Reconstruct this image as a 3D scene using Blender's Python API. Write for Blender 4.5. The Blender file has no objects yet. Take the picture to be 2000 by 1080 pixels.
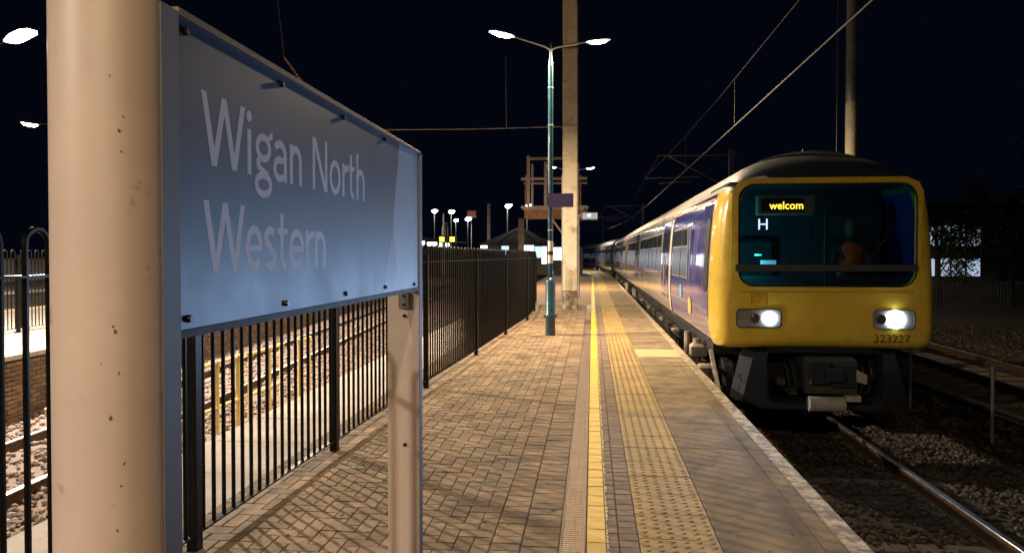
import bpy, bmesh, math, random
from mathutils import Vector, Matrix
R = math.radians
random.seed(7)
S = bpy.context.scene
COL = S.collection

# ------------------------------------------------------------------ camera, sky, exposure
cam_d = bpy.data.cameras.new('camera'); cam = bpy.data.objects.new('camera', cam_d); COL.objects.link(cam)
cam_d.sensor_width = 36; cam_d.lens = 25.92; cam_d.shift_y = -16.86/2000; cam_d.clip_start = 0.05; cam_d.clip_end = 2000
cam.location = (0, 0, 1.62); cam.rotation_euler = (R(89), 0, R(6.2213))
S.camera = cam
W = bpy.data.worlds.new('World'); S.world = W; W.use_nodes = True
nt = W.node_tree
bg = nt.nodes['Background']; bg.inputs['Color'].default_value = (.22, .34, 1.0, 1); bg.inputs['Strength'].default_value = 0.0042   # night sky, town glow
S.view_settings.view_transform = 'Standard'; S.view_settings.look = 'None'
S.view_settings.exposure = 0.12; S.view_settings.gamma = 1.0; S.view_settings.use_curve_mapping = False
S.render.engine = 'CYCLES'
S.cycles.use_denoising = True
S.cycles.max_bounces = 6; S.cycles.diffuse_bounces = 3; S.cycles.glossy_bounces = 3; S.cycles.transparent_max_bounces = 12
S.cycles.sample_clamp_indirect = 4.0; S.cycles.caustics_reflective = False; S.cycles.caustics_refractive = False

WARM = (1.0, 0.74, 0.44); NEUT = (1.0, 0.86, 0.66); COOL = (0.36, 0.6, 1.0)

# ------------------------------------------------------------------ materials
MATS = {}
def mat(name, col, rough=.6, metal=0., var=.25, scale=6., bump=.0, bscale=80., col2=None, mask=None, rnd=0., coat=0., spec=.5, col3=None):
    """Procedural surface: noise mottling, optional second colour by noise mask (scale, threshold, softness), per-piece variation, bump."""
    if name in MATS: return MATS[name]
    m = bpy.data.materials.new(name); m.use_nodes = True; t = m.node_tree; N = t.nodes; L = t.links
    b = N['Principled BSDF']; b.inputs['Metallic'].default_value = metal
    b.inputs['Specular IOR Level'].default_value = spec
    if coat: b.inputs['Coat Weight'].default_value = coat; b.inputs['Coat Roughness'].default_value = .06
    g = N.new('ShaderNodeNewGeometry')
    n = N.new('ShaderNodeTexNoise'); n.inputs['Scale'].default_value = scale; n.inputs['Detail'].default_value = 6; n.inputs['Roughness'].default_value = .65
    L.new(g.outputs['Position'], n.inputs['Vector'])
    r = N.new('ShaderNodeMapRange'); r.inputs['From Min'].default_value = .3; r.inputs['From Max'].default_value = .7
    r.inputs['To Min'].default_value = 1-var; r.inputs['To Max'].default_value = 1+var
    L.new(n.outputs['Fac'], r.inputs['Value'])
    val = r.outputs[0]
    base = None
    if rnd:
        oi = N.new('ShaderNodeObjectInfo'); ad = N.new('ShaderNodeMath'); ad.operation = 'ADD'
        L.new(oi.outputs['Random'], ad.inputs[0]); L.new(g.outputs['Random Per Island'], ad.inputs[1])
        fr = N.new('ShaderNodeMath'); fr.operation = 'FRACT'; L.new(ad.outputs[0], fr.inputs[0])
        r2 = N.new('ShaderNodeMapRange'); r2.inputs['To Min'].default_value = 1-rnd; r2.inputs['To Max'].default_value = 1+rnd
        L.new(fr.outputs[0], r2.inputs['Value'])
        mu = N.new('ShaderNodeMath'); mu.operation = 'MULTIPLY'; L.new(val, mu.inputs[0]); L.new(r2.outputs[0], mu.inputs[1]); val = mu.outputs[0]
        if col3:
            w = N.new('ShaderNodeMath'); w.operation = 'MULTIPLY'; w.inputs[1].default_value = 7.31; L.new(fr.outputs[0], w.inputs[0])
            w2 = N.new('ShaderNodeMath'); w2.operation = 'FRACT'; L.new(w.outputs[0], w2.inputs[0])
            mc = N.new('ShaderNodeMix'); mc.data_type = 'RGBA'; mc.inputs[6].default_value = (*col, 1); mc.inputs[7].default_value = (*col3, 1)
            L.new(w2.outputs[0], mc.inputs[0]); base = mc.outputs[2]
    vm = N.new('ShaderNodeVectorMath'); vm.operation = 'SCALE'
    if base: L.new(base, vm.inputs[0])
    else: vm.inputs[0].default_value = col
    L.new(val, vm.inputs['Scale'])
    out = vm.outputs[0]
    if col2:
        ms, th, so = mask
        n2 = N.new('ShaderNodeTexNoise'); n2.inputs['Scale'].default_value = ms; n2.inputs['Detail'].default_value = 8; n2.inputs['Roughness'].default_value = .7
        L.new(g.outputs['Position'], n2.inputs['Vector'])
        r3 = N.new('ShaderNodeMapRange'); r3.inputs['From Min'].default_value = th-so; r3.inputs['From Max'].default_value = th+so
        L.new(n2.outputs['Fac'], r3.inputs['Value'])
        mx = N.new('ShaderNodeMix'); mx.data_type = 'RGBA'; L.new(r3.outputs[0], mx.inputs[0]); L.new(out, mx.inputs[6]); mx.inputs[7].default_value = (*col2, 1)
        out = mx.outputs[2]
    L.new(out, b.inputs['Base Color'])
    rr = N.new('ShaderNodeMapRange'); rr.inputs['To Min'].default_value = max(.02, rough-.12); rr.inputs['To Max'].default_value = min(1, rough+.12)
    L.new(n.outputs['Fac'], rr.inputs['Value']); L.new(rr.outputs[0], b.inputs['Roughness'])
    if bump:
        n4 = N.new('ShaderNodeTexNoise'); n4.inputs['Scale'].default_value = bscale; n4.inputs['Detail'].default_value = 4
        L.new(g.outputs['Position'], n4.inputs['Vector'])
        bp = N.new('ShaderNodeBump'); bp.inputs['Strength'].default_value = bump; bp.inputs['Distance'].default_value = .004
        L.new(n4.outputs['Fac'], bp.inputs['Height']); L.new(bp.outputs[0], b.inputs['Normal'])
    MATS[name] = m; return m
def emit(name, col, s, base=(.8, .8, .8)):
    if name in MATS: return MATS[name]
    m = bpy.data.materials.new(name); m.use_nodes = True; b = m.node_tree.nodes['Principled BSDF']
    b.inputs['Base Color'].default_value = (*base, 1); b.inputs['Emission Color'].default_value = (*col, 1); b.inputs['Emission Strength'].default_value = s
    b.inputs['Roughness'].default_value = .25
    MATS[name] = m; return m
def glass(name, tint, rough=.02):
    m = bpy.data.materials.new(name); m.use_nodes = True; t = m.node_tree; N = t.nodes; L = t.links
    N.remove(N['Principled BSDF']); o = N['Material Output']
    tr = N.new('ShaderNodeBsdfTransparent'); tr.inputs[0].default_value = (*tint, 1)
    gl = N.new('ShaderNodeBsdfGlossy'); gl.inputs['Roughness'].default_value = rough; gl.inputs[0].default_value = (.9, .95, 1, 1)
    f = N.new('ShaderNodeFresnel'); f.inputs[0].default_value = 1.5
    mx = N.new('ShaderNodeMixShader'); L.new(f.outputs[0], mx.inputs[0]); L.new(tr.outputs[0], mx.inputs[1]); L.new(gl.outputs[0], mx.inputs[2]); L.new(mx.outputs[0], o.inputs[0])
    MATS[name] = m; return m

M_paver = mat('paver', (.285, .19, .115), .8, spec=.3, var=.22, scale=9, bump=.5, bscale=160, rnd=.3, col3=(.25, .19, .125), col2=(.07, .05, .037), mask=(2.1, .6, .16))
M_grout = mat('grout', (.1, .074, .052), .95, var=.3, bump=.4)
M_yellow = mat('yellow_paint', (.72, .46, .035), .6, var=.12, scale=20, bump=.4, bscale=150, col2=(.2, .13, .06), mask=(34, .69, .05))
M_brickgrey = mat('grey_block', (.2, .14, .1), .8, var=.25, rnd=.2, bump=.5, bscale=160)
M_tactile = mat('tactile_slab', (.4, .27, .09), .75, var=.2, scale=3, bump=.4, bscale=140, rnd=.1, col2=(.2, .15, .09), mask=(2.2, .6, .2))
M_coping = mat('coping_concrete', (.27, .205, .125), .9, spec=.15, var=.3, scale=2.4, bump=.6, bscale=120, rnd=.16, col2=(.1, .085, .07), mask=(3.5, .58, .14))
M_copinglight = mat('coping_pale', (.5, .39, .2), .8, var=.15, scale=3, bump=.5, bscale=120)
M_copingwhite = mat('coping_worn_white', (.5, .43, .33), .85, spec=.2, var=.2, scale=10, bump=.6, bscale=90, col2=(.2, .165, .125), mask=(9, .5, .06))
M_slab = mat('paving_slab', (.55, .49, .43), .85, var=.22, scale=3, bump=.5, bscale=100, rnd=.12, col2=(.3, .26, .22), mask=(1.2, .62, .2))
M_wallc = mat('platform_wall', (.09, .075, .06), .9, var=.3, scale=4, bump=.7, bscale=40)
M_brick = mat('wall_brick', (.24, .15, .09), .85, var=.25, bump=.5, bscale=70, rnd=.3, col3=(.17, .12, .09))
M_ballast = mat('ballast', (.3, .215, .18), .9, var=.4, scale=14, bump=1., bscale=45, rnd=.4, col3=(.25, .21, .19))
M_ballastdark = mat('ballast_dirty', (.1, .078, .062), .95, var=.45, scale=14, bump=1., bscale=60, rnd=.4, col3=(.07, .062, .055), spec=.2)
M_opp = mat('opposite_surface', (.24, .2, .165), .9, var=.2, scale=2)
M_oppedge = mat('opposite_edge', (.42, .38, .33), .85, var=.3, scale=4)
M_dirt = mat('ground_dirt', (.045, .038, .03), .95, var=.45, scale=3, bump=1., bscale=20, col2=(.03, .034, .018), mask=(.6, .55, .1))
M_sleeper = mat('sleeper', (.16, .125, .1), .85, var=.3, scale=8, bump=.5, bscale=60)
M_rust = mat('rail_rust', (.075, .04, .024), .7, metal=.3, var=.35, scale=20, bump=.3)
M_railtop = mat('rail_polished', (.7, .7, .72), .38, metal=1., var=.1)
M_black = mat('fence_black', (.0035, .0034, .0034), .38, var=.2, spec=.2)
M_post = mat('post_cream_paint', (.68, .56, .52), .45, var=.07, scale=3, bump=.1, bscale=30, col2=(.45, .33, .27), mask=(11, .64, .03))
M_post2 = mat('post_silver', (.2, .2, .215), .55, var=.12, spec=.3)
M_sign = mat('sign_navy', (.035, .058, .13), .47, var=.12, scale=2.5, spec=.5, col2=(.05,.06,.085), mask=(5,.66,.14))
M_signtext = mat('sign_lettering', (.8, .78, .88), .55, var=.06, spec=.4)
M_signpale = mat('sign_pale_blue', (.3, .42, .55), .46, var=.05, spec=.65)
M_signviolet = mat('sign_violet', (.17, .11, .22), .46, var=.05, spec=.65)
M_signframe = mat('sign_frame', (.022, .018, .015), .6, spec=.2, var=.3, scale=12)
M_signtop = mat('sign_top_trim', (.2, .15, .1), .6, var=.4, scale=14, bump=.3)
M_screw = mat('screw', (.02, .02, .025), .4, metal=.6)
M_teal = mat('lamp_teal_paint', (.016, .06, .085), .3, var=.12, bump=.06, coat=.4)
M_white = mat('white_paint', (.7, .68, .6), .5, var=.08, scale=12)
M_dark = mat('dark_band', (.015, .02, .022), .5)
M_conc = mat('mast_concrete', (.6, .54, .42), .8, var=.2, scale=2.2, bump=.4, bscale=40, col2=(.24, .18, .12), mask=(2.4, .63, .1))
M_concbase = mat('mast_peeling', (.45, .38, .3), .8, var=.25, scale=7, bump=.5, bscale=30, col2=(.14, .11, .09), mask=(7, .48, .05))
M_galv = mat('galvanised', (.3, .31, .33), .5, metal=.5, var=.2, scale=6)
M_steel = mat('pale_steel', (.4, .33, .29), .6, var=.2, scale=6)
M_orust = mat('orange_rust', (.26, .13, .06), .8, var=.4, scale=6, bump=.5, bscale=30)
M_wire = mat('wire', (.35, .32, .27), .5, metal=.6)
M_insul = mat('insulator_brown', (.24, .09, .04), .3, var=.1)
M_hand = mat('handrail_yellow', (.8, .62, .24), .5, var=.1, scale=15)
M_handgrey = mat('handrail_steel', (.22, .24, .28), .45, metal=.5, var=.2)
M_purple = mat('train_purple', (.06, .066, .36), .16, var=.05, coat=1.)
M_body = mat('train_silver_white', (.52, .48, .46), .22, var=.08, coat=1.)
M_trainyellow = mat('train_yellow', (.78, .545, .06), .28, var=.05, scale=4, coat=.5, col2=(.5, .35, .07), mask=(2.2, .66, .14))
M_roof = mat('train_roof_grey', (.17, .165, .16), .5, var=.15, scale=4)
M_nose = mat('train_nose_dark', (.042, .05, .06), .5, var=.15)
M_skirt = mat('train_skirt', (.024, .029, .036), .8, spec=.15, var=.25, scale=7)
M_under = mat('underframe_grime', (.035, .031, .027), .75, var=.4, scale=9, bump=.3)
M_underlight = mat('underframe_pale', (.34, .29, .24), .65, var=.35, scale=14)
M_orange = mat('train_orange_line', (.75, .25, .04), .4, var=.05)
M_skyblue = mat('train_sky_blue', (.12, .42, .62), .4, var=.05)
M_amberlogo = mat('train_amber', (.8, .46, .12), .4, var=.05)
M_rubber = mat('rubber', (.012, .012, .013), .5)
M_alloy = mat('window_alloy', (.5, .5, .5), .3, metal=.8, var=.05)
M_pane = mat('side_pane', (.02, .028, .04), .08, var=.1, spec=.9)
M_paneglow = emit('side_pane_glow', (.32, .44, .75), .055, (.05, .07, .1))  # faint blue glow put into the glass; nothing shines behind it
M_cabdark = mat('cab_trim', (.03, .036, .05), .6)
M_num = mat('number_grey', (.06, .055, .045), .5)
M_grate = mat('drain_steel', (.13, .09, .075), .6, metal=.3, var=.3, scale=30)
M_bluesign = mat('purple_sign', (.06, .045, .15), .4, var=.05)
M_rooftile = mat('kiosk_slate', (.012, .012, .014), .95, spec=.05, var=.25, scale=3)
M_roofstrip = mat('kiosk_hip_grey', (.05, .05, .054), .95, spec=.05, var=.15)
M_kioskwall = mat('kiosk_wall', (.22, .2, .17), .7, var=.1)
M_leaf = mat('foliage', (.04, .062, .024), .6, var=.4, rnd=.4)
M_bark = mat('bark', (.05, .04, .03), .9, var=.3)
M_facade = mat('facade', (.1, .1, .11), .8, var=.2, scale=.6)
M_palisade = mat('palisade', (.22, .24, .26), .5, metal=.4, var=.2)
M_skin = mat('skin', (.13, .075, .05), .7); M_cloth = mat('dark_cloth', (.02, .022, .03), .8); M_hivis = mat('orange_vest', (.8, .1, .02), .8)
M_glass = glass('windscreen_glass', (.46, .55, .64))
E_lampw = emit('lamp_lens_warm', (1, .86, .6), 40); E_lampn = emit('lamp_lens_neutral', (1, .95, .82), 60)
E_head = emit('headlight_lens', (.72, .86, 1), 40); E_amber = emit('amber_led', (1, .5, .03), 7); E_white = emit('white_led', (.8, .8, 1), 2.2)
E_teal = emit('teal_glow_disc', (.03, .7, .62), 3.5); E_board = emit('departure_amber', (1, .66, .05), 3.5)
E_win = emit('lit_window', (.5, .75, 1), 1.3); E_winw = emit('lit_window_warm', (.85, .9, 1), 2.6); E_strip = emit('strip_light', (.9, .95, 1), 6)
E_far = emit('far_lit_window', (.5, .66, .85), .7); E_pink = emit('lit_poster', (.7, .3, .55), .45); E_mon = emit('monitor_screen', (.3, .55, .75), .3)
E_red = emit('red_neon', (.9, .12, .08), .12); E_digit = emit('monitor_digit', (.5, .85, 1), 3)

# ------------------------------------------------------------------ mesh helpers
class MB:
    def __init__(s): s.v = []; s.f = []; s.m = []; s.mi = 0
    def add(s, vs, fs):
        o = len(s.v); s.v += [tuple(v) for v in vs]; s.f += [tuple(i+o for i in f) for f in fs]; s.m += [s.mi]*len(fs); return s
    def box(s, x0, x1, y0, y1, z0, z1):
        return s.add([(x0,y0,z0),(x1,y0,z0),(x1,y1,z0),(x0,y1,z0),(x0,y0,z1),(x1,y0,z1),(x1,y1,z1),(x0,y1,z1)],
                     [(0,3,2,1),(4,5,6,7),(0,1,5,4),(1,2,6,5),(2,3,7,6),(3,0,4,7)])
    def cbox(s, x0, x1, y0, y1, z0, z1, c=.01):
        """box with chamfered upper rim"""
        return s.add([(x0,y0,z0),(x1,y0,z0),(x1,y1,z0),(x0,y1,z0),(x0,y0,z1-c),(x1,y0,z1-c),(x1,y1,z1-c),(x0,y1,z1-c),
                      (x0+c,y0+c,z1),(x1-c,y0+c,z1),(x1-c,y1-c,z1),(x0+c,y1-c,z1)],
                     [(0,1,5,4),(1,2,6,5),(2,3,7,6),(3,0,4,7),(4,5,9,8),(5,6,10,9),(6,7,11,10),(7,4,8,11),(8,9,10,11),(0,3,2,1)])
    def bar(s, p, q, w, h, up=(0,0,1)):
        p = Vector(p); q = Vector(q); d = (q-p).normalized(); u = Vector(up)
        if abs(d.dot(u)) > .98: u = Vector((0,1,0))
        a = d.cross(u).normalized(); b = a.cross(d)
        vs = [x + a*sa*w/2 + b*sb*h/2 for x in (p, q) for sa, sb in ((-1,-1),(1,-1),(1,1),(-1,1))]
        return s.add(vs, [(0,1,2,3),(7,6,5,4),(0,4,5,1),(1,5,6,2),(2,6,7,3),(3,7,4,0)])
    def tube(s, pts, r, n=8, cap=True):
        pts = [Vector(p) for p in pts]; rs = r if isinstance(r, (list, tuple)) else [r]*len(pts); o = []; a = None
        for i, p in enumerate(pts):
            d = (pts[min(i+1, len(pts)-1)] - pts[max(i-1, 0)]).normalized()
            if a is None:
                a = d.cross(Vector((0,0,1)) if abs(d.z) < .9 else Vector((0,1,0))).normalized()
            else: a = (a - d*a.dot(d)).normalized()
            b = d.cross(a)
            o += [p + (a*math.cos(k*2*math.pi/n) + b*math.sin(k*2*math.pi/n))*rs[i] for k in range(n)]
        fs = [(i*n+k, i*n+(k+1)%n, (i+1)*n+(k+1)%n, (i+1)*n+k) for i in range(len(pts)-1) for k in range(n)]
        if cap: fs += [tuple(range(n-1, -1, -1)), tuple((len(pts)-1)*n+k for k in range(n))]
        return s.add(o, fs)
    def lathe(s, prof, c=(0,0,0), n=20):
        return s.add([(c[0]+r*math.cos(k*2*math.pi/n), c[1]+r*math.sin(k*2*math.pi/n), c[2]+z) for r, z in prof for k in range(n)],
                     [(i*n+k, i*n+(k+1)%n, (i+1)*n+(k+1)%n, (i+1)*n+k) for i in range(len(prof)-1) for k in range(n)])
    def prism(s, poly, axis, a, b):
        """polygon (2-D) extruded along axis 0/1/2 from a to b"""
        def P(u, v, w): return [(w,u,v),(u,w,v),(u,v,w)][axis]
        n = len(poly)
        return s.add([P(u,v,a) for u,v in poly]+[P(u,v,b) for u,v in poly],
                     [tuple(range(n-1,-1,-1)), tuple(range(n,2*n))]+[(i,(i+1)%n,n+(i+1)%n,n+i) for i in range(n)])
    def mesh(s, name, mats, smooth=False):
        me = bpy.data.meshes.new(name); me.from_pydata(s.v, [], s.f)
        for m in (mats if isinstance(mats, (list, tuple)) else [mats]): me.materials.append(m)
        if any(s.m): me.polygons.foreach_set('material_index', s.m)
        bm = bmesh.new(); bm.from_mesh(me); bmesh.ops.recalc_face_normals(bm, faces=bm.faces); bm.to_mesh(me); bm.free()
        if smooth:
            me.polygons.foreach_set('use_smooth', [True]*len(me.polygons))
            me.set_sharp_from_angle(angle=R(38))
        return me
    def build(s, name, mats, parent=None, smooth=False):
        return link(name, s.mesh(name, mats, smooth), parent)
def link(name, data, parent=None, loc=None, rot=None):
    o = bpy.data.objects.new(name, data); COL.objects.link(o)
    if parent: o.parent = parent
    if loc: o.location = loc
    if rot: o.rotation_euler = rot
    return o
def tag(o, label, cat=None, group=None, kind=None):
    o['label'] = label
    if cat: o['category'] = cat
    if group: o['group'] = group
    if kind: o['kind'] = kind
    return o
def thing(name, label, cat, loc=(0,0,0), rz=0, group=None):
    o = bpy.data.objects.new(name, None); COL.objects.link(o); o.location = loc; o.rotation_euler = (0,0,rz); o.empty_display_size = .2
    return tag(o, label, cat, group)
def copy_tree(o, parent=None):
    c = o.copy(); COL.objects.link(c); c.parent = parent
    for ch in list(o.children): copy_tree(ch, c)
    return c
def light(kind, name, parent, loc, power, col, size=.1, rot=None, spot=None):
    l = bpy.data.lights.new(name, kind); l.energy = power; l.color = col
    if kind in ('POINT', 'SPOT'): l.shadow_soft_size = size
    if spot: l.spot_size, l.spot_blend = spot
    return link(name, l, parent, loc, rot)
def rrect(x0, x1, z0, z1, r, k=5):
    out = []
    for cx, cz, a in ((x1-r,z0+r,-90),(x1-r,z1-r,0),(x0+r,z1-r,90),(x0+r,z0+r,180)):
        out += [(cx+r*math.cos(R(a+90*i/k)), cz+r*math.sin(R(a+90*i/k))) for i in range(k+1)]
    return out
def cxs(y):  # the line curves gently to the left far away
    return -0.0011*max(0, y-48)**2

# ------------------------------------------------------------------ ground and tracks
o = MB().add([(-400,-200,-1.22),(400,-200,-1.22),(400,600,-1.22),(-400,600,-1.22)], [(0,1,2,3)]).build('ground', M_dirt)
tag(o, 'dark dirt ground around the tracks and platforms', kind='structure')
def bed(name, label, pts, z, m_=None):
    m = MB(); n = 0
    vs = [(x, y, z) for (x, y) in pts]; m.add(vs, [tuple(range(len(vs)))])
    return tag(m.build(name, m_ or M_ballast), label, kind='structure')
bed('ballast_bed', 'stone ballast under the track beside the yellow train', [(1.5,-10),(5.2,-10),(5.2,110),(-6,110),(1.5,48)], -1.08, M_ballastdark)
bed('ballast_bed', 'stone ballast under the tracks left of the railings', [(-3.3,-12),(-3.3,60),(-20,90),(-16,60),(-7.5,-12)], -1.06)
rail_prof = [(-.07,0),(.07,0),(.07,.012),(.012,.03),(.012,.11),(.035,.12),(.035,.15),(.028,.158),(-.028,.158),(-.035,.15),(-.035,.12),(-.012,.11),(-.012,.03),(-.07,.012)]
def track(label, loc, rz, y0, y1, sleepers, curve=False):
    t = thing('railway_track', label, None, loc, rz); t['kind'] = 'structure'
    for sx in (-.7525, .7525):
        ys = [y0, 12, 25, 48]+list(range(55, int(y1)+1, 7)) if curve else [y0, y1]
        m = MB(); n = len(rail_prof)
        vs = [(sx+x+(cxs(y) if curve else 0), y, z-.158) for y in ys for x, z in rail_prof]
        fs = [(i*n+k, i*n+(k+1)%n, (i+1)*n+(k+1)%n, (i+1)*n+k) for i in range(len(ys)-1) for k in range(n)]
        m.add(vs, fs); me = m.mesh('rail', [M_rust, M_railtop])
        for p in me.polygons:
            if abs(p.normal.z) > .5 and p.center.z > -.02: p.material_index = 1
        link('rail', me, t)
    sm = MB().cbox(-1.25, 1.25, -.125, .125, -.2, 0, .02).mesh('sleeper', M_sleeper)
    y = sleepers[0]
    while y < sleepers[1]:
        link('sleeper', sm, t, (random.uniform(-.03,.03), y, -.165+random.uniform(-.008,.008)), (0,0,random.uniform(-.012,.012))); y += .68
    return t
track('rails and sleepers of the track the yellow train stands on', (2.955,0,-.92), 0, -8, 110, (4.4, 13), True)
track('rusty rails left of the black railings below the brick platform wall', (-7.0,7.6,-.92), R(5), -14, 70, (-6, 26))
track('unlit second track beyond the handrail right of the train', (8.7,0,-.94), R(-1), -5, 90, (6.5, 22))

def stones(name, label, region, n, z, smin, smax, seed, m_=None):
    rnd = random.Random(seed); bm = bmesh.new(); bmesh.ops.create_icosphere(bm, subdivisions=1, radius=1)
    bv = [v.co.copy() for v in bm.verts]; bf = [tuple(v.index for v in f.verts) for f in bm.faces]; bm.free()
    # a lighter stone: the 12-vertex icosahedron
    m = MB(); phi = 1.618
    iv = [Vector(v).normalized() for v in [(-1,phi,0),(1,phi,0),(-1,-phi,0),(1,-phi,0),(0,-1,phi),(0,1,phi),(0,-1,-phi),(0,1,-phi),(phi,0,-1),(phi,0,1),(-phi,0,-1),(-phi,0,1)]]
    fi = [(0,11,5),(0,5,1),(0,1,7),(0,7,10),(0,10,11),(1,5,9),(5,11,4),(11,10,2),(10,7,6),(7,1,8),(3,9,4),(3,4,2),(3,2,6),(3,6,8),(3,8,9),(4,9,5),(2,4,11),(6,2,10),(8,6,7),(9,8,1)]
    k = 0
    while k < n:
        p = region(rnd)
        if p is None: continue
        x, y, dz = p; k += 1
        s = rnd.uniform(smin, smax); rot = Matrix.Rotation(rnd.uniform(0,6.3),3,'Z') @ Matrix.Rotation(rnd.uniform(-.6,.6),3,'X')
        sc = Vector((s*rnd.uniform(.8,1.5), s*rnd.uniform(.7,1.1), s*rnd.uniform(.5,.85)))
        c = Vector((x, y, z+dz+s*rnd.uniform(-.1,.5)))
        m.add([c + rot @ Vector((v.x*sc.x*rnd.uniform(.75,1.2), v.y*sc.y*rnd.uniform(.75,1.2), v.z*sc.z)) for v in iv], fi)
    return tag(m.build(name, m_ or M_ballast), label, kind='stuff')
def reg_r(r):
    y = 4.2 + 11*r.random()**1.5; x = r.uniform(1.62, 5.3)
    if min(abs(x-2.2025), abs(x-3.7075)) < .06: return None
    on = ((y-4.4+.125) % .68) < .25 and 1.72 < x < 4.2
    if on and r.random() < .8: return None
    return x, y, 0
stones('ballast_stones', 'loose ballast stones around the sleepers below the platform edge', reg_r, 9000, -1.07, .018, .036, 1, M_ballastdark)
def reg_l(r):
    y = 6 + 26*r.random()**1.6; x = r.uniform(-10.2, -3.45)
    t = -(x+7.0)*math.cos(R(5)) - (y-7.6)*math.sin(R(5))
    if t > 1.95+.0: return None
    if min(abs(t-.7525), abs(t+.7525)) < .07: return None
    return x, y, 0
stones('ballast_stones', 'loose reddish ballast stones seen through the black railings', reg_l, 9000, -1.05, .03, .055, 2)
def reg_f(r):
    return r.uniform(5.3, 16), 9+22*r.random()**1.4, 0
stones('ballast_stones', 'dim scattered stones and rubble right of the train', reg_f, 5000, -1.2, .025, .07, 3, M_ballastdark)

# ------------------------------------------------------------------ the platform
plat = MB()
ys = [-25, 3, 12, 22, 35, 48]+list(range(54, 125, 6)); vs = []; fs = []
for y in ys:
    c = cxs(y); xl = -3.34 if y < 40 else -3.34+c
    vs += [(xl,y,-1.22),(xl,y,-.009),(1.50+c,y,-.009),(1.50+c,y,-1.22)]
for i in range(len(ys)-1):
    for k in range(3): fs.append((i*4+k, i*4+k+1, i*4+k+5, i*4+k+4))
fs += [(0,1,2,3)]
plat.add(vs, fs)
PL = plat.build('platform', [M_grout, M_wallc])
for p in PL.data.polygons:
    if abs(p.normal.z) < .5: p.material_index = 1
tag(PL, 'station platform with block paving, yellow line and tactile strip', kind='structure')
YN, YF = 3.35, 24.0
# pavers: ninety-degree herringbone plus border courses
P = .1025; pav = []
X0 = -.565
for i in range(0, 18):
    for j in range(0, int((YF-YN)/P)):
        k = (i - j) % 4; xr = X0 - i*P; y = YN + j*P
        if k == 0: pav.append((xr-(2 if i < 17 else 1)*P, xr, y, y+P))
        elif k == 3: pav.append((xr-P, xr, y, y+2*P))
        elif k == 1 and i == 0: pav.append((xr-P, xr, y, y+P))
for j in range(int((YF-YN)/P)):
    y = YN + j*P
    pav.append((-.392, -.182, y, y+P)); pav.append((-.563, -.396, y+.03, y+.03+P))
sizes = {}
def pmesh(w, d, name='paver', m=M_paver, c=.0035):
    key = (round(w,3), round(d,3), name)
    if key not in sizes: sizes[key] = MB().cbox(-w/2+.0022, w/2-.0022, -d/2+.0022, d/2-.0022, -.05, 0, c).mesh(name, m)
    return sizes[key]
def seen(p): # nearest pavers that the camera sees: not behind the left sign post
    return -(p[2]*.35 + abs((p[0]+p[1])/2+.6)*.25)
inview = [p for p in pav if p[2] > 3.75 and (p[0]+p[1])/2 > -1.95*p[2]/3.7]
inview.sort(key=lambda p: p[2])
near = set(inview[:300]); field = MB()
for p in pav:
    w, d = p[1]-p[0], p[3]-p[2]; cx, cy = (p[0]+p[1])/2, (p[2]+p[3])/2
    dz = random.uniform(-.003, .001); tx, ty = random.uniform(-.008,.008), random.uniform(-.008,.008)
    if p in near:
        link('paver', pmesh(w, d), PL, (cx, cy, dz), (tx, ty, random.uniform(-.006,.006)))
    else:
        a = len(field.v); field.cbox(p[0]+.0022, p[1]-.0022, p[2]+.0022, p[3]-.0022, -.04, 0, .0035)
        for q in range(a, len(field.v)):
            v = field.v[q]; field.v[q] = (v[0], v[1], v[2]+dz+(v[1]-cy)*tx-(v[0]-cx)*ty)
f = field.build('paver_field', M_paver, PL); f['kind'] = 'stuff'
# yellow painted blocks, narrow course, wide course
y = YN; j = 0
while y < YF:
    link('painted_block', pmesh(.112, .2, 'painted_block', M_yellow, .004), PL, (.026, y+.1, random.uniform(-.002,.001)), (random.uniform(-.006,.006), random.uniform(-.006,.006), 0))
    y += .2035
y = YN+.05; cm = MB(); j = 0
while y < YF:
    for (a, b, d) in ((.086,.152,.1),(.156,.266,.1)):
        for h in (0, 1):
            yy = y + h*d
            if yy < 8 and yy > 3.75: link('border_block', pmesh(b-a, d, 'border_block', M_brickgrey), PL, ((a+b)/2, yy+d/2, random.uniform(-.003,0)), (0, random.uniform(-.01,.01), random.uniform(-.01,.01)))
            else: cm.cbox(a+.0022, b-.0022, yy+.0022, yy+d-.0022, -.04, random.uniform(-.003,0), .005)
    y += .2035
b = cm.build('border_blocks', M_brickgrey, PL); b['kind'] = 'stuff'
# paint spilled over the joint edge on the narrow course
sp = MB(); y = YN
while y < YF:
    w = random.uniform(.004, .02); l = random.uniform(.03, .12)
    sp.add([(.0835,y,.0035),(.0835+w,y+l*.2,.0035),(.0835+w*.8,y+l*.8,.0035),(.0835,y+l,.0035)], [(0,1,2,3)]); y += l*1.02
b = sp.build('paint_overspill', mat('pale_paint', (.62,.5,.22), .7, var=.2), PL); b['kind'] = 'stuff'
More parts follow.
